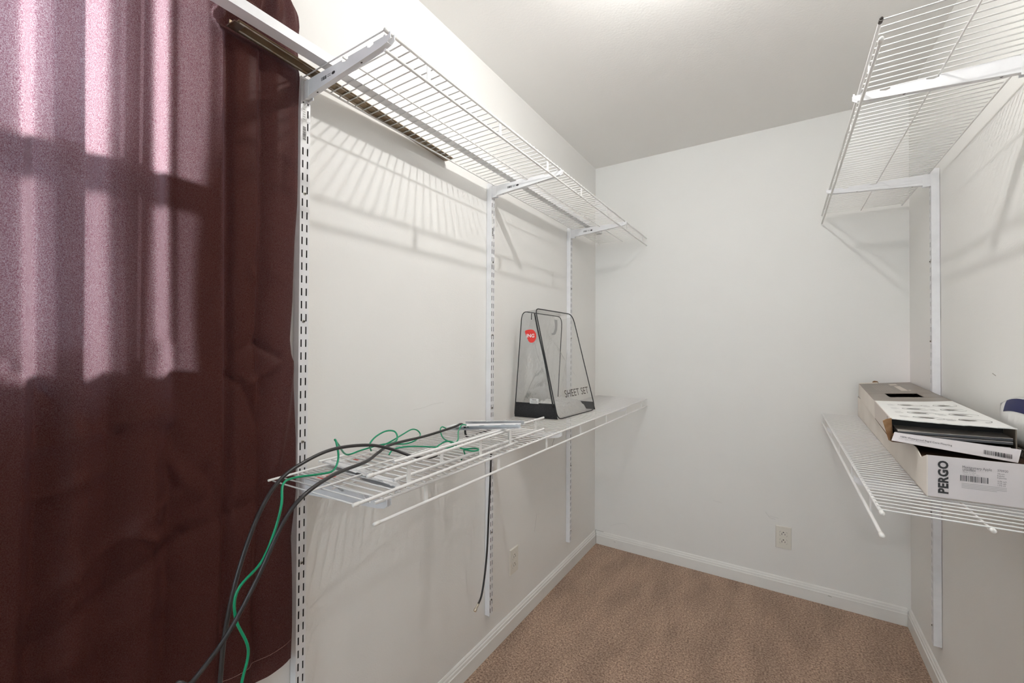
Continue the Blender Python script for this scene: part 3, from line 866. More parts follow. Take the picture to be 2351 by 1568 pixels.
def panel(name, outline, m, amp, seed, parent, push=Vector((0, 0, 0))):
    """fill an outline with a fan grid and wrinkle the inside"""
    rnd = random.Random(seed)
    c = sum(outline, Vector()) / len(outline)
    nrm = (outline[0] - c).cross(outline[len(outline) // 3] - c).normalized()
    rings = 7
    bm = bmesh.new()
    vs = []
    for k in range(rings + 1):
        f = 1 - k / (rings + 1)
        ph = rnd.uniform(0, 6)
        row = []
        for i, p in enumerate(outline):
            q = c + (p - c) * f
            d = amp * math.sin(i * 0.9 + ph) * math.sin(math.pi * f) + amp * rnd.uniform(-.5, .5) * (0 if k == 0 else 1)
            row.append(bm.verts.new(q + nrm * d + push * (1 - f) - OB))
        vs.append(row)
    n = len(outline)
    for k in range(rings):
        for i in range(n):
            bm.faces.new((vs[k][i], vs[k][(i + 1) % n], vs[k + 1][(i + 1) % n], vs[k + 1][i]))
    cv = bm.verts.new(c + push - OB)
    for i in range(n):
        bm.faces.new((vs[rings][i], vs[rings][(i + 1) % n], cv))
    return obj(name, bm, m, parent, True)
fo = rounded([FBL, FBR, FTR, FTL], [.035, .045, .05, .03])
bo = rounded([BBL, BBR, BTR, BTL], [.02, .02, .05, .04])
front = panel('front_panel', fo, 'vinyl', .003, 2, bag)
panel('back_panel', bo, 'vinyl', .003, 4, bag)
# piping round front and back panels
bm = bmesh.new(); tube(bm, [p - OB for p in fo], .0025, 8, True); obj('front_piping', bm, 'piping', bag, True)
bm = bmesh.new(); tube(bm, [p - OB for p in bo], .0022, 8, True); obj('back_piping', bm, 'piping', bag, True)
# gusset: loft between the two outlines, above the black band it is clear
def gusset(name, i0, i1, m, amp, seed, parent, zmin=None, zmax=None):
    rnd = random.Random(seed)
    bm = bmesh.new()
    rows = []
    K = 8
    for i in range(i0, i1 + 1):
        a, b2 = fo[i % len(fo)], bo[i % len(bo)]
        row = []
        for k in range(K + 1):
            f = k / K
            p = a.lerp(b2, f)
            w_ = amp * rnd.uniform(-1, 1) * math.sin(math.pi * f)
            row.append(bm.verts.new(p + Vector((0, w_, w_ * .4)) - OB))
        rows.append(row)
    for r in range(len(rows) - 1):
        for k in range(K):
            bm.faces.new((rows[r][k], rows[r][k + 1], rows[r + 1][k + 1], rows[r + 1][k]))
    return obj(name, bm, m, parent, True)
NO = len(fo)                     # 28 points: BL 0-6, BR 7-13, TR 14-20, TL 21-27
def side_strip(name, a0, a1, b0, b1, n, m, amp, seed, parent, K=8, bulge=0.0):
    rnd = random.Random(seed)
    bm = bmesh.new(); rows = []
    for j in range(n + 1):
        t_ = j / n
        p, q = a0.lerp(a1, t_), b0.lerp(b1, t_)
        rows.append([bm.verts.new(p.lerp(q, k / K) + Vector((0, -bulge * math.sin(math.pi * k / K) * math.sin(math.pi * min(1, t_ + .15)) + amp * rnd.uniform(-1, 1) * (1 if 0 < k < K else 0), 0)) - OB) for k in range(K + 1)])
    for j in range(n):
        for k in range(K):
            bm.faces.new((rows[j][k], rows[j][k + 1], rows[j + 1][k + 1], rows[j + 1][k]))
    return obj(name, bm, m, parent, True)
zb = .068
zb2 = .040                                           # height of the black base band
def at_z(a, b2, z):
    return a.lerp(b2, (z - a.z) / (b2.z - a.z))
f0, f1 = at_z(FBL, FTL, ZB0 + zb), at_z(BBL, BTL, ZB0 + zb)
side_strip('black_base_band', FBL, f0, BBL, f1, 6, 'blackcloth', .0012, 11, bag, bulge=.006)
near = side_strip('near_side_panel', f0, FTL + Vector((0, 0, -.012)), f1, BTL + Vector((0, 0, -.012)), 16, 'vinyl', .0022, 12, bag, bulge=.004)
g0, g1_ = at_z(FBR, FTR, ZB0 + zb2), at_z(BBR, BTR, ZB0 + zb2)
side_strip('black_base_band', FBR, g0, BBR, g1_, 4, 'blackcloth', .001, 13, bag, bulge=-.004)
side_strip('far_side_panel', g0, FTR + Vector((0, 0, -.012)), g1_, BTR + Vector((0, 0, -.012)), 12, 'vinyl', .003, 14, bag)
side_strip('base_panel', FBL, FBR, BBL, BBR, 6, 'vinyl', .0005, 15, bag)
side_strip('top_panel', FTL + Vector((0, .03, 0)), FTR + Vector((0, -.03, 0)), BTL + Vector((0, .03, 0)), BTR + Vector((0, -.03, 0)), 6, 'vinyl', .002, 16, bag)
# zip along the near front edge
zp = [FBL.lerp(FTL, k / 20) + Vector((-.006, -.003 - .003 * math.sin(k / 20 * math.pi * 3), 0)) for k in range(2, 20)]
bm = bmesh.new(); tube(bm, [p - OB for p in zp], .0034, 6); zo = obj('zipper', bm, 'piping', bag, True)
bm = bmesh.new(); hexa(bm, [Vector(p) + (FTL + Vector((-.016, -.010, -.05)) - OB) for p in ((0, 0, 0), (.004, 0, 0), (.004, .0015, 0), (0, .0015, 0), (.001, 0, .028), (.004, 0, .028), (.004, .0015, .028), (.001, .0015, .028))]); obj('zipper_pull', bm, 'piping', zo)
# front panel lettering and handle
ex = (FBR - FBL).normalized(); ey = (FTL - FBL).normalized()
mwf = frame_matrix(FBL.lerp(FBR, .24) + ey * .084 + ex.cross(ey).normalized() * .007 - OB, ex, ey)
text('lettering', 'SHEET SET', .046, mwf, 'bag_ink', bag, spacing=1.04, sx=1.06)
# red printed drop with the letters NG on the near side panel
sx_ = (FTL - BTL); sx_.z = 0
e_side = (FBL - BBL).normalized()
pc = at_z(FBL, FTL, 1.318).lerp(at_z(BBL, BTL, 1.318), .47)
mwn = frame_matrix(pc + Vector((0, -.0085, 0)) - OB, e_side, (0, 0, 1)) @ Matrix.Diagonal((1.12, 1.12, 1, 1))
bm = bmesh.new()
drop = [(-.022, .018), (-.012, .0245), (.004, .026), (.016, .022), (.024, .010), (.0255, -.004), (.021, -.016), (.012, -.024), (.002, -.025), (-.006, -.020), (-.012, -.008)]
dp = catmull([(x, y, 0) for x, y in drop], 4, True)
bm.faces.new([bm.verts.new(mwn @ p) for p in dp])
dr = tag(obj('red_drop_print', bm, 'red', bag), 'red teardrop print with white letters NG')
text('drop_letters', 'ING', .019, mwn @ Matrix.Translation((-.0155, -.0045, .0006)), 'white_ink', dr, bold=.0004)
# white care label inside the near side
mwl = frame_matrix(f0.lerp(f1, .62) + Vector((0, -.002, -.003)) - OB, e_side, (0, 0, 1))
bm = bmesh.new(); quads_on(bm, mwl, [(0, 0, .040, .022)]); cl_ = tag(obj('care_label', bm, 'sticker', bag), 'small white care label')
bm = bmesh.new(); quads_on(bm, mwl @ Matrix.Translation((0, 0, .0006)), [(.010, .0155, .030, .018)] + [(.006, .003 + .0035 * k, .034, .0038 + .0035 * k) for k in range(3)]); obj('label_print', bm, 'ink_grey', cl_)
# hang handle card near the top of the front panel
mwh = frame_matrix(FTL.lerp(FTR, .42) - ey * .075 + Vector((-.006, 0, 0)) - OB, ex, ey)
bm = bmesh.new()
hp = [(-.045, -.035), (-.02, -.03), (0, -.012), (.010, .012), (.014, .034), (.042, .034), (.034, .012), (.020, -.016), (-.006, -.038), (-.03, -.042)]
bm.faces.new([bm.verts.new(mwh @ Vector((x, y, 0))) for x, y in hp])
obj('hanger_tab', bm, mat('grey_clear_plastic', (0.40, 0.40, 0.40), 0.2), bag)
# crumpled white sheet in the bottom, a dark corner cloth at the back
bm = bmesh.new()
rnd = random.Random(3)
gx, gy = 16, 40
def lump(i, j):
    u, v = i / gx, j / gy
    x = .066 + (.222 - .066) * u; y = -.998 + .322 * v + .03 * u * 0
    ex_ = min(1, u * 6, (1 - u) * 10) ; ey_ = min(1, v * 12, (1 - v) * 14)
    hgt = .056 - .014 * max(0, u - .5) / .5
    n_ = .007 * math.sin(31 * v + 5 * u) * math.sin(17 * u + 9 * v) + rnd.uniform(-.005, .005)
    return Vector((x - .016 * (1 - v) * u * 0, y, ZB0 + .003 + max(0, (hgt + n_)) * math.sqrt(max(0, ex_ * ey_))))
vv = [[bm.verts.new(lump(i, j) - OB) for i in range(gx + 1)] for j in range(gy + 1)]
for j in range(gy):
    for i in range(gx):
        bm.faces.new((vv[j][i], vv[j][i + 1], vv[j + 1][i + 1], vv[j + 1][i]))
cr_ = thing('crumpled_plastic', (0, 0, 0), 'crumpled white plastic lying in the bottom of the clear bag', 'plastic')
oo = obj('crumpled_sheet', bm, 'foam', cr_, True); cr_.location = OB
# ================================================================ FLOORING CARTONS
zc = ZLR + 0.0072
# lower carton
LB = [Vector(p) for p in ((1.298, -1.3555, zc), (1.498, -1.3485, zc), (1.518, -.035, zc), (1.335, -.035, zc))]
hl = .0905
c1 = thing('flooring_carton', LB[0], 'long pale flooring carton with black end lettering, under the taupe one', 'carton', 'flooring cartons')
O1 = LB[0]
LT = [p + Vector((0, 0, hl)) for p in LB]
def sheet(name, pts, th, m, parent, origin):
    """a card sheet: polygon with thickness along its normal (inwards)"""
    P = [Vector(p) for p in pts]
    n_ = (P[1] - P[0]).cross(P[2] - P[0]).normalized() * th
    bm = bmesh.new()
    A = [bm.verts.new(p - origin) for p in P]; B = [bm.verts.new(p - n_ - origin) for p in P]
    bm.faces.new(A); bm.faces.new(B)
    for i in range(len(P)):
        bm.faces.new((A[i], A[(i + 1) % len(P)], B[(i + 1) % len(P)], B[i]))
    return obj(name, bm, m, parent)
rnd = random.Random(21)
sheet('bottom', [LB[0], LB[3], LB[2], LB[1]], .002, 'card_white', c1, O1)
# left side: torn upper edge toward the near end
tl_ = []
for k in range(26):
    f = k / 25
    p = LT[0].lerp(LT[3], f)
    dz = (-.004 + rnd.uniform(-.003, .002)) if .01 < f < .22 else 0
    if k == 1: dz = -.016
    if k == 0: dz = 0.0
    tl_.append(p + Vector((0, 0, dz)))
sheet('left_side', [LB[3], LB[0]] + tl_, .002, 'card_white', c1, O1)
sheet('right_side', [LB[1], LB[2], LT[2], LT[1]], .002, 'card_white', c1, O1)
sheet('far_end', [LB[2], LB[3], LT[3], LT[2]], .002, 'card_end', c1, O1)
endp = sheet('end_panel', [LB[0], LB[1], LT[1], LT[0]], .002, 'card_end', c1, O1)
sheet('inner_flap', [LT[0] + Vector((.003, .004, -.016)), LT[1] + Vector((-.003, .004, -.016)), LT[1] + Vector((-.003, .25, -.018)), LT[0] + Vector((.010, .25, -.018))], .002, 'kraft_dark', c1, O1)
sheet('top_far', [LT[0].lerp(LT[3], .42), LT[1].lerp(LT[2], .42), LT[2], LT[3]], .002, 'card_white', c1, O1)
# end panel print
exn = (LB[1] - LB[0]).normalized()
def end_m(dx, dz, lift=.0006):
    return frame_matrix(LB[0] + exn * dx + Vector((0, -lift, dz)) - O1, exn, (0, 0, 1))
mp_ = frame_matrix(LB[0] + exn * .0335 + Vector((0, -.0006, .0105)) - O1, (0, 0, 1), -exn)
text('brand_lettering', 'PERGO', .0215, mp_, 'ink', endp, bold=.0009, spacing=1.06, sx=1.0)
text('product_text', 'Montgomery Apple', .0080, end_m(.0555, .0700), 'ink_grey', endp, sx=.70)
text('product_text', 'LF000884', .0062, end_m(.0560, .0648), 'ink_grey', endp, sx=.80)
text('product_text', 'Made in USA', .0044, end_m(.0565, .0606), 'ink_pale', endp, sx=.85)
text('product_text', 'Hecho en EE. UU.', .0040, end_m(.0565, .0568), 'ink_pale', endp, sx=.85)
text('product_text', '370920', .0066, end_m(.1070, .0705), 'ink_grey', endp, sx=.80)
for k, s_ in enumerate(('196 mm', '8 planks', '8 planches')):
    text('product_text', s_, .0040, end_m(.1070, .0650 - k * .0042), 'ink_grey', endp, sx=.8)
for k, s_ in enumerate(('16.96 sq.ft.', '15.76 sqft', '1.576 m2')):
    text('product_text', s_, .0040, end_m(.1070, .0495 - k * .0042), 'ink_grey', endp, sx=.8)
barcode(end_m(.0525, .0430), 0, 0, .0425, .0122, 9, 'barcode', endp, 'ink_grey')
bm = bmesh.new()
quads_on(bm, end_m(.0545, .0285), [(0, .0030 * k, (.066 if k else .052), .0030 * k + .0009) for k in range(4)]); obj('fine_print', bm, 'ink_pale', endp)

# upper carton, slightly askew, open toward the viewer
UBL = [Vector(p) for p in ((1.262, -1.228, 1.041), (1.463, -1.258, 1.041), (1.516, -.032, 1.044), (1.338, -.032, 1.044))]
UTL = [Vector(p) for p in ((1.259, -1.228, 1.0995), (1.461, -1.262, 1.1015), (1.520, -.030, 1.118), (1.340, -.030, 1.102))]
c2 = thing('flooring_carton', UBL[0], 'taupe and white flooring carton torn open, on top of the other', 'carton', 'flooring cartons')
O2 = UBL[0]
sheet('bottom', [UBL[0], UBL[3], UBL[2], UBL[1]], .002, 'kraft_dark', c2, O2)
sheet('right_side', [UBL[1], UBL[2], UTL[2], UTL[1]], .002, 'card_brown', c2, O2)
sheet('far_end', [UBL[2], UBL[3], UTL[3], UTL[2]], .002, 'card_brown', c2, O2)
fb = .352                                               # split of the top between white (near) and taupe (far)
SL0, SL1 = UBL[0].lerp(UBL[3], fb), UTL[0].lerp(UTL[3], fb)
sheet('left_side', [UBL[3], SL0, SL1, UTL[3]], .002, 'card_white', c2, O2)
# near part of left side, a torn corner peeled outward
lt = [UTL[0].lerp(SL1, k / 8) for k in range(8, -1, -1)]
sheet('left_side', [SL0, UBL[0] + Vector((.002, .012, 0)), UBL[0].lerp(UTL[0], .5) + Vector((0, .004, 0))] + [UTL[0]] + [SL1], .002, mat('pale_taupe_card', (0.66, 0.59, 0.54), .5), c2, O2)
pk = [Vector((1.262, -1.226, 1.041)), Vector((1.254, -1.236, 1.046)), Vector((1.243, -1.236, 1.093)), Vector((1.250, -1.232, 1.0975)), Vector((1.259, -1.226, 1.0995))]
sheet('torn_corner', pk, .003, 'kraft', c2, O2)
# top: white instruction sheet part with torn near edge, taupe part with a window cut out
A0, A1 = UTL[0], UTL[1]
S0, S1 = UTL[0].lerp(UTL[3], fb), UTL[1].lerp(UTL[2], fb + .06)
near_edge = []
for k in range(21):
    f = k / 20
    p = A0.lerp(A1, f)
    near_edge.append(p + Vector((0, rnd.uniform(-.004, .004) - .012 * math.sin(math.pi * f), 0)))
# edge shared by white part and taupe part is a shallow curve
mid = [S0.lerp(S1, k / 8) + Vector((0, .022 * math.sin(math.pi * k / 8) * -1, 0)) for k in range(9)]
def white_pt(u, v):
    k = u * 20; i = min(19, int(k))
    n0 = near_edge[i].lerp(near_edge[i + 1], k - i)
    k = u * 8; i = min(7, int(k))
    m0 = mid[i].lerp(mid[i + 1], k - i)
    return n0.lerp(m0, v)
bm = bmesh.new()
lay = [[[bm.verts.new(white_pt(i / 40, j / 14) - Vector((0, 0, dz)) - O2) for i in range(41)] for j in range(15)] for dz in (0, .002)]
for q in lay:
    for j in range(14):
        for i in range(40):
            bm.faces.new((q[j][i], q[j][i + 1], q[j + 1][i + 1], q[j + 1][i]))
for i in range(40):
    bm.faces.new((lay[0][0][i], lay[0][0][i + 1], lay[1][0][i + 1], lay[1][0][i]))
tw_ = obj('top_white', bm, 'card_paper', c2)
# taupe part: four pieces round the cut-out
def topq(u, v):                                          # u across, v along from split (0) to far end (1)
    a = S0.lerp(UTL[3], v); b2 = S1.lerp(UTL[2], v)
    return a.lerp(b2, u)
u0, u1, v0, v1 = .26, .74, .15, .34
def tq(name, us, vs_):
    bm = bmesh.new()
    for dz in (0, .002):
        q = [[bm.verts.new(topq(us[0] + (us[1] - us[0]) * i / 16, vs_[0] + (vs_[1] - vs_[0]) * j / 16) - Vector((0, 0, dz)) - O2) for i in range(17)] for j in range(17)]
        for j in range(16):
            for i in range(16):
                bm.faces.new((q[j][i], q[j][i + 1], q[j + 1][i + 1], q[j + 1][i]))
        if dz == 0: q0 = q
    for e0, e1 in (([q0[0][i] for i in range(17)], [q[0][i] for i in range(17)]), ([q0[16][i] for i in range(17)], [q[16][i] for i in range(17)]), ([q0[j][0] for j in range(17)], [q[j][0] for j in range(17)]), ([q0[j][16] for j in range(17)], [q[j][16] for j in range(17)])):
        for i in range(16):
            bm.faces.new((e0[i], e0[i + 1], e1[i + 1], e1[i]))
    return obj(name, bm, 'card_brown', c2)
front_strip = sheet('top_taupe', mid + [topq(1, v0), topq(0, v0)], .002, 'card_brown', c2, O2)
tq('top_taupe', (0, u0), (v0, v1 - .004)); tq('top_taupe', (u1, 1), (v0 + .006, v1 - .004)); tp = tq('top_taupe', (0, 1), (v1, 1))
sheet('cutout_shade', [topq(.04, v0 - .1) - Vector((0, 0, .05)), topq(.96, v0 - .1) - Vector((0, 0, .05)), topq(.96, v1 + .1) - Vector((0, 0, .05)), topq(.04, v1 + .1) - Vector((0, 0, .05))], .001, 'opening_shade', c2, O2)  # near black sheet painting the shade under the cut-out
nrm_t = (topq(1, .5) - topq(0, .5)).cross(topq(.5, 1) - topq(.5, 0)).normalized()
exl = (topq(.5, .5) - topq(.5, .6)).normalized()         # print reads along the carton
exu = (topq(1, .6) - topq(0, .6)).normalized()
def top_print(rects, m):
    bm = bmesh.new()
    for ua, va, ub, vb in rects:
        bm.faces.new([bm.verts.new(topq(u, v) + Vector((0, 0, .0007)) - O2) for u, v in ((ua, va), (ub, va), (ub, vb), (ua, vb))])
    return obj('pale_print', bm, m, tp)
pm = mat('pale_taupe_print', (0.62, 0.57, 0.50), .5)
top_print([(.545, .80, .68, .90)], pm); top_print([(.575, .46, .68, .74)], pm); top_print([(.70, .47, .735, .50)], pm)
pm2 = mat('dim_taupe_print', (0.36, 0.32, 0.28), .5)
for k in range(7):
    u_ = .20 + k * .042
    top_print([(u_, .47 + rnd.uniform(0, .05), u_ + .016, .80 + rnd.uniform(0, .06))], pm2)
sheet('torn_flap', [topq(.27, 1) + Vector((0, .0, .001)), topq(.40, 1) + Vector((0, .0, .001)), topq(.38, 1) + Vector((0, -.004, .008)), topq(.31, 1) + Vector((0, -.005, .011)), topq(.28, 1) + Vector((0, -.003, .008))], .002, 'kraft', c2, O2)
sheet('far_flap', [topq(.0, .985) + Vector((0, 0, .001)), topq(.38, .985) + Vector((0, 0, .001)), topq(.38, 1) + Vector((0, 0, .005)), topq(.02, 1) + Vector((0, 0, .004))], .0015, 'card_white', c2, O2)
# small drawings and captions on the white part
shade_m = mat('grey_brown_print', (0.15, 0.13, 0.115), .6)
for col_ in range(2):
    for row_ in range(4):
        u = .31 + col_ * .40; v = .16 + .20 * row_
        class _M:                                     # maps small local offsets onto the sheet
            def __init__(self, u, v): self.u, self.v = u, v
            def __matmul__(self, p):
                return white_pt(self.u + p[0] / .20, self.v - p[1] / .42) + Vector((0, 0, .0008 + p[2])) - O2
        mw_ = _M(u, v)
        bmA, bmB, bmC = bmesh.new(), bmesh.new(), bmesh.new()
        n = 22
        ring_o = [mw_ @ Vector((.028 * math.cos(2 * math.pi * i / n) + .012, .022 * math.sin(2 * math.pi * i / n), 0)) for i in range(n)]
        ring_i = [mw_ @ Vector((.0268 * math.cos(2 * math.pi * i / n) + .012, .0195 * math.sin(2 * math.pi * i / n), 0)) for i in range(n)]
        O_ = [bmA.verts.new(p) for p in ring_o]; I_ = [bmA.verts.new(p) for p in ring_i]
        for i in range(n):
            if (i + row_ * 3) % n not in (4, 5, 6):
                bmA.faces.new((O_[i], O_[(i + 1) % n], I_[(i + 1) % n], I_[i]))
        x0_ = rnd.uniform(-.016, -.006)
        bmB.faces.new([bmB.verts.new(mw_ @ Vector(p)) for p in ((x0_, .001, .0002), (x0_ + .010, -.006, .0002), (x0_ + .034, -.002, .0002), (x0_ + .026, .004, .0002), (x0_ + .012, .007, .0002))])
        quads_on(bmC, mw_, [(-.040, .022 - .009 * k, -.040 + rnd.uniform(.010, .018), .0245 - .009 * k) for k in range(4)], .0002)
        obj('drawing_outline', bmA, 'ink_grey', tw_); obj('drawing_shade', bmB, shade_m, tw_); obj('caption_print', bmC, 'ink_pale', tw_)
# near black sheet standing in for the shade behind the torn edge
sheet('inside_shade', [UBL[0].lerp(UBL[3], .06), UBL[1].lerp(UBL[2], .06), UTL[1].lerp(UTL[2], .06) - Vector((0, 0, .004)), UTL[0].lerp(UTL[3], .06) - Vector((0, 0, .004))], .002, 'opening_shade', c2, O2)
# bottom tray end panel tipped down toward the lower carton
fl = [Vector((1.2535, -1.275, 1.0525)), Vector((1.456, -1.283, 1.031)), Vector((1.4645, -1.272, 1.0580)), Vector((1.2600, -1.268, 1.0720))]
flap = sheet('end_flap', fl, .002, 'card_end', c2, O2)
sheet('flap_web', [fl[3] + Vector((0, .001, -.001)), fl[2] + Vector((0, .001, -.001)), Vector((1.463, -1.235, 1.043)), Vector((1.262, -1.20, 1.046))], .0015, 'kraft', c2, O2)
exf = (fl[1] - fl[0]).normalized(); eyf = (fl[3] - fl[0])
nf = exf.cross(eyf).normalized()
def flm(dx, dy): return frame_matrix(fl[0] + exf * dx + eyf.normalized() * dy + nf * .0007 - O2, exf, eyf)
text('flap_text', '100% Waterproof Rigid Core Flooring', .0058, flm(.012, .0110), 'ink', flap, sx=.98)
text('flap_text', 'Suelo rigido 100% impermeable', .0038, flm(.011, .0070), 'ink_pale', flap, sx=1.0)
barcode(flm(.152, .0060), 0, 0, .042, .0095, 31, 'flap_barcode', flap, 'ink')
# white end of the inner carton on the right
sheet('inner_liner', [Vector((1.385, -1.262, 1.052)), Vector((1.452, -1.265, 1.049)), Vector((1.452, -1.262, 1.0590)), Vector((1.385, -1.258, 1.0585))], .001, 'card_paper', c2, O2)

# two floor planks inside the upper carton
def plank(z, y0, dx, label):
    t = thing('floor_plank', (1.266 + dx, y0, z), label, 'floor plank', 'floor planks in the torn carton')
    d = Vector((.076, 1.10, .012)); a = Vector((.188, -.008, .005))
    def hx(z0, z1): return [Vector((0, 0, z0)), a + Vector((0, 0, z0)), a + d + Vector((-.02, 0, z0)), d + Vector((0, 0, z0)), Vector((0, 0, z1)), a + Vector((0, 0, z1)), a + d + Vector((-.02, 0, z1)), d + Vector((0, 0, z1))]
    bm = bmesh.new(); hexa(bm, hx(0, .0046)); obj('core', bm, 'plank_core', t)
    bm = bmesh.new(); hexa(bm, hx(.0046, .0060)); obj('wear_layer', bm, 'plank_top', t)
    bm = bmesh.new(); hexa(bm, [p + Vector((0, -.006 if i in (0, 1, 4, 5) else -1.104 * 0, 0)) for i, p in enumerate([Vector((.002, 0, .0012)), a + Vector((-.002, 0, .0012)), a + Vector((-.002, .0, .0012)) + Vector((0, .001, 0)), Vector((.002, .001, .0012)), Vector((.002, 0, .0024)), a + Vector((-.002, 0, .0024)), a + Vector((-.002, .001, .0024)), Vector((.002, .001, .0024))])]); obj('tongue', bm, 'plank_core', t)
    return t
plank(1.0600, -1.2525, 0.002, 'dark edged grey floor plank in the torn carton, the lower one')
plank(1.0672, -1.2460, 0.004, 'dark edged grey floor plank in the torn carton, the upper one')

# white poly package with a navy band, leaning on the right wall
t = thing('poly_package', (1.485, -1.32, 1.105), 'white plastic package with a navy band leaning on the right wall', 'package')
bm = bmesh.new()
def pk_(u, v, side):
    y = .275 * (1 - u) + .00 * u
    lean = .016 * v
    th = .012 * math.sin(math.pi * min(1, max(0, u))) ** .5 * math.sin(math.pi * v) ** .5 if 0 < u < 1 and 0 < v < 1 else 0
    return Vector((lean + (-th if side else th * .3) + .004 * 0, y - .045 * (1 - v) * (1 - u), -.055 + .085 * v + .045 * u * v + .01 * math.sin(5 * u) * v))
for side in (0, 1):
    vv = [[bm.verts.new(pk_(i / 16, j / 10, side)) for i in range(17)] for j in range(11)]
    for j in range(10):
        for i in range(16):
            bm.faces.new((vv[j][i], vv[j][i + 1], vv[j + 1][i + 1], vv[j + 1][i]))
bmesh.ops.remove_doubles(bm, verts=bm.verts[:], dist=1e-6)
obj('film', bm, 'poly', t, True)
bm = bmesh.new()
vv = [[bm.verts.new(pk_(.19 + .81 * i / 16, .70 + .26 * j / 6, 1) + Vector((-.0012, 0, 0))) for i in range(17)] for j in range(7)]
for j in range(6):
    for i in range(16):
        bm.faces.new((vv[j][i], vv[j][i + 1], vv[j + 1][i + 1], vv[j + 1][i]))
tag(obj('navy_band', bm, 'navy', t, True), 'navy blue printed band')

# ================================================================ OUTLETS
def outlet(loc, rz, label):
    t = thing('wall_outlet', loc, label, 'wall outlet', 'duplex outlets', rz)     # local: x to the right, -y out of the wall
    bm = bmesh.new()
    hexa(bm, [(-.035, 0, -.0573), (.035, 0, -.0573), (.035, 0, .0573), (-.035, 0, .0573), (-.0325, -.0055, -.0548), (.0325, -.0055, -.0548), (.0325, -.0055, .0548), (-.0325, -.0055, .0548)])
    obj('cover_plate', bm, 'outlet', t)
    for s in (-1, 1):
        zc_ = s * .0195
        n = 20
        bm = bmesh.new()
        def outl(r, y):
            o_ = []
            for i in range(n):
                a = 2 * math.pi * i / n
                o_.append(bm.verts.new((max(-.0172, min(.0172, r * math.cos(a))), y, zc_ + max(-.0125, min(.0125, r * math.sin(a))))))
            return o_
        A, B = outl(.0178, -.0055), outl(.0172, -.0072)
        for i in range(n): bm.faces.new((A[i], A[(i + 1) % n], B[(i + 1) % n], B[i]))
        bm.faces.new(B)
        rc = obj('receptacle', bm, 'outlet', t)
        bm = bmesh.new()
        A, B = outl(.0188, -.0057), outl(.0178, -.0057)
        for i in range(n): bm.faces.new((A[i], A[(i + 1) % n], B[(i + 1) % n], B[i]))
        obj('receptacle_gap', bm, mat('dark_gap', (0.10, 0.085, 0.065), .8), rc)  # dark ring round each receptacle
        bm = bmesh.new()
        box(bm, (-.0078, -.0074, zc_ - .006), (-.0056, -.0071, zc_ + .0035)); box(bm, (.0056, -.0074, zc_ - .005), (.0078, -.0071, zc_ + .0025))
        bm.faces.new([bm.verts.new((.0030 * math.cos(2 * math.pi * i / 10), -.0075, zc_ + .0085 + .0026 * math.sin(2 * math.pi * i / 10))) for i in range(10)])
        obj('slots', bm, 'opening_shade', rc)
    bm = bmesh.new(); lathe(bm, (0, -.0055, 0), (0, -1, 0), ((0, .0028), (.0008, .0026), (.0011, .001)), 10); obj('plate_screw', bm, 'outlet', t)
    return t
outlet((1.0353, 0, .285), 0, 'ivory duplex outlet on the end wall between the shelves')
outlet((0, -.9925, .302), math.pi / 2, 'ivory duplex outlet low on the left wall')

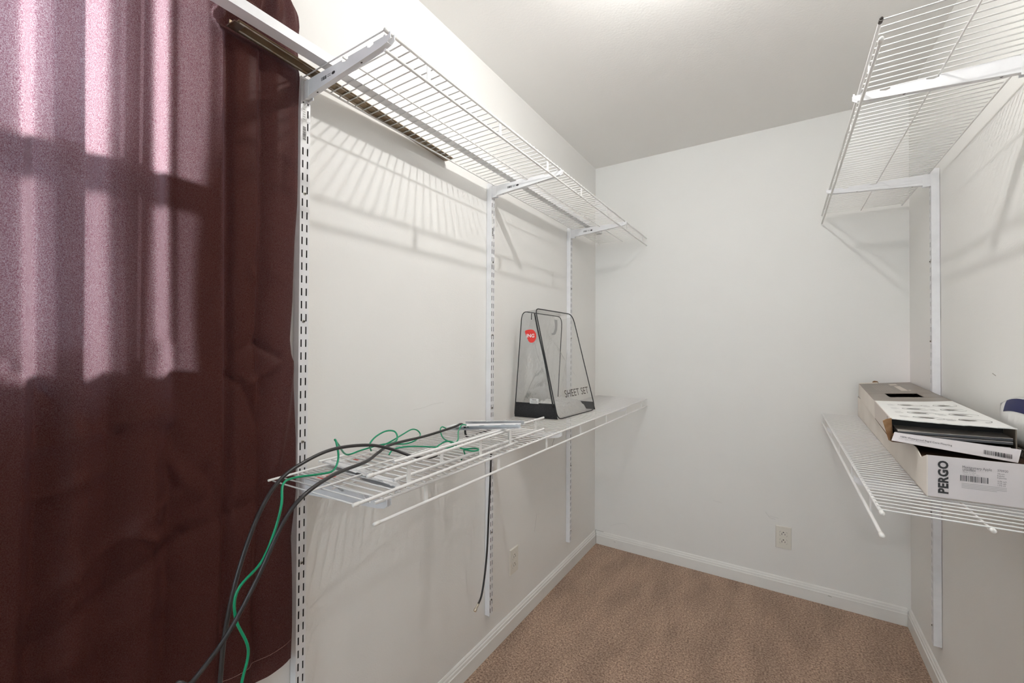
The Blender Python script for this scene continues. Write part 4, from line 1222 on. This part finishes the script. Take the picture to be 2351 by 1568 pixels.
# ================================================================ SCUFFS ON THE WALLS
def scuff(name, parent, pts, r, m):
    bm = bmesh.new(); tube(bm, catmull(pts, 4), r, 4); obj(name, bm, m, parent)
M['pencil'] = mat('pencil_grey', (0.66, 0.65, 0.63), .8)
M['dark_mark'] = mat('dark_scuff', (0.30, 0.27, 0.24), .8)
scuff('scuff_mark', wall_left, [(.0004, -1.62, 1.062), (.0004, -1.57, 1.064), (.0004, -1.53, 1.070), (.0004, -1.47, 1.071)], .0004, 'pencil')
scuff('scuff_mark', wall_left, [(.0004, -.62, .735), (.0004, -.575, .80)], .0008, 'dark_mark')
scuff('scuff_mark', wall_left, [(.0004, -.80, .36), (.0004, -.775, .44)], .0006, 'pencil')
scuff('scuff_mark', wall_back, [(.10, -.0004, .13), (.19, -.0004, .165), (.225, -.0004, .145)], .0006, 'pencil')
scuff('scuff_mark', wall_back, [(.955, -.0004, .40), (.975, -.0004, .375), (1.0, -.0004, .37)], .0008, 'pencil')
scuff('scuff_mark', wall_back, [(.975, -.0004, .383), (1.015, -.0004, .378)], .0006, 'pencil')
scuff('scuff_mark', wall_back, [(.70, -.0004, .41), (.75, -.0004, .405)], .0006, 'pencil')
scuff('scuff_mark', wall_right, [(W - .0004, -.93, 1.20), (W - .0004, -.91, 1.205)], .001, 'dark_mark')

scuff('joint_gap', wall_back, [(.0145, -.0145, .002), (.0142, -.0142, .05), (.008, -.008, .070), (.004, -.004, .082)], .0012, 'dark_mark')
scuff('joint_gap', wall_back, [(.006, -.002, .0815), (.03, -.0022, .0808), (.06, -.0024, .0806)], .0010, 'dark_mark')
scuff('joint_gap', wall_right, [(W - .0145, -.0145, .002), (W - .0142, -.0142, .054)], .0006, 'pencil')
scuff('scuff_mark', wall_back, [(.135, -.0138, .042), (.142, -.0138, .039)], .0010, 'dark_mark')
scuff('scuff_mark', wall_back, [(1.22, -.0138, .049), (1.235, -.0138, .047)], .0010, 'dark_mark')

# ================================================================ CEILING LAMP (above the frame)
LX, LY, LZ = 0.815, -1.575, 2.335
lamp = thing('ceiling_lamp', (LX, LY, H), 'bare bulb in a white porcelain ceiling holder', 'ceiling lamp')
bm = bmesh.new(); lathe(bm, (0, 0, 0), (0, 0, -1), ((0, .055), (.012, .055), (.022, .04), (.034, .024), (.05, .022)), 24); obj('lamp_holder', bm, 'lamp_base', lamp, True)
bm = bmesh.new(); bmesh.ops.create_uvsphere(bm, u_segments=16, v_segments=10, radius=.032)
for v in bm.verts: v.co.z += LZ - H
obj('bulb', bm, 'bulb', lamp, True)
pl = bpy.data.lights.new('bulb_filament', 'POINT')
pl.energy = BULB_WATTS
pl.shadow_soft_size = 0.015
pl.color = (1.0, 0.99, 0.97)
plo = bpy.data.objects.new('bulb_filament', pl)
plo.parent = lamp
plo.location = (0, 0, LZ - H)
COL.objects.link(plo)
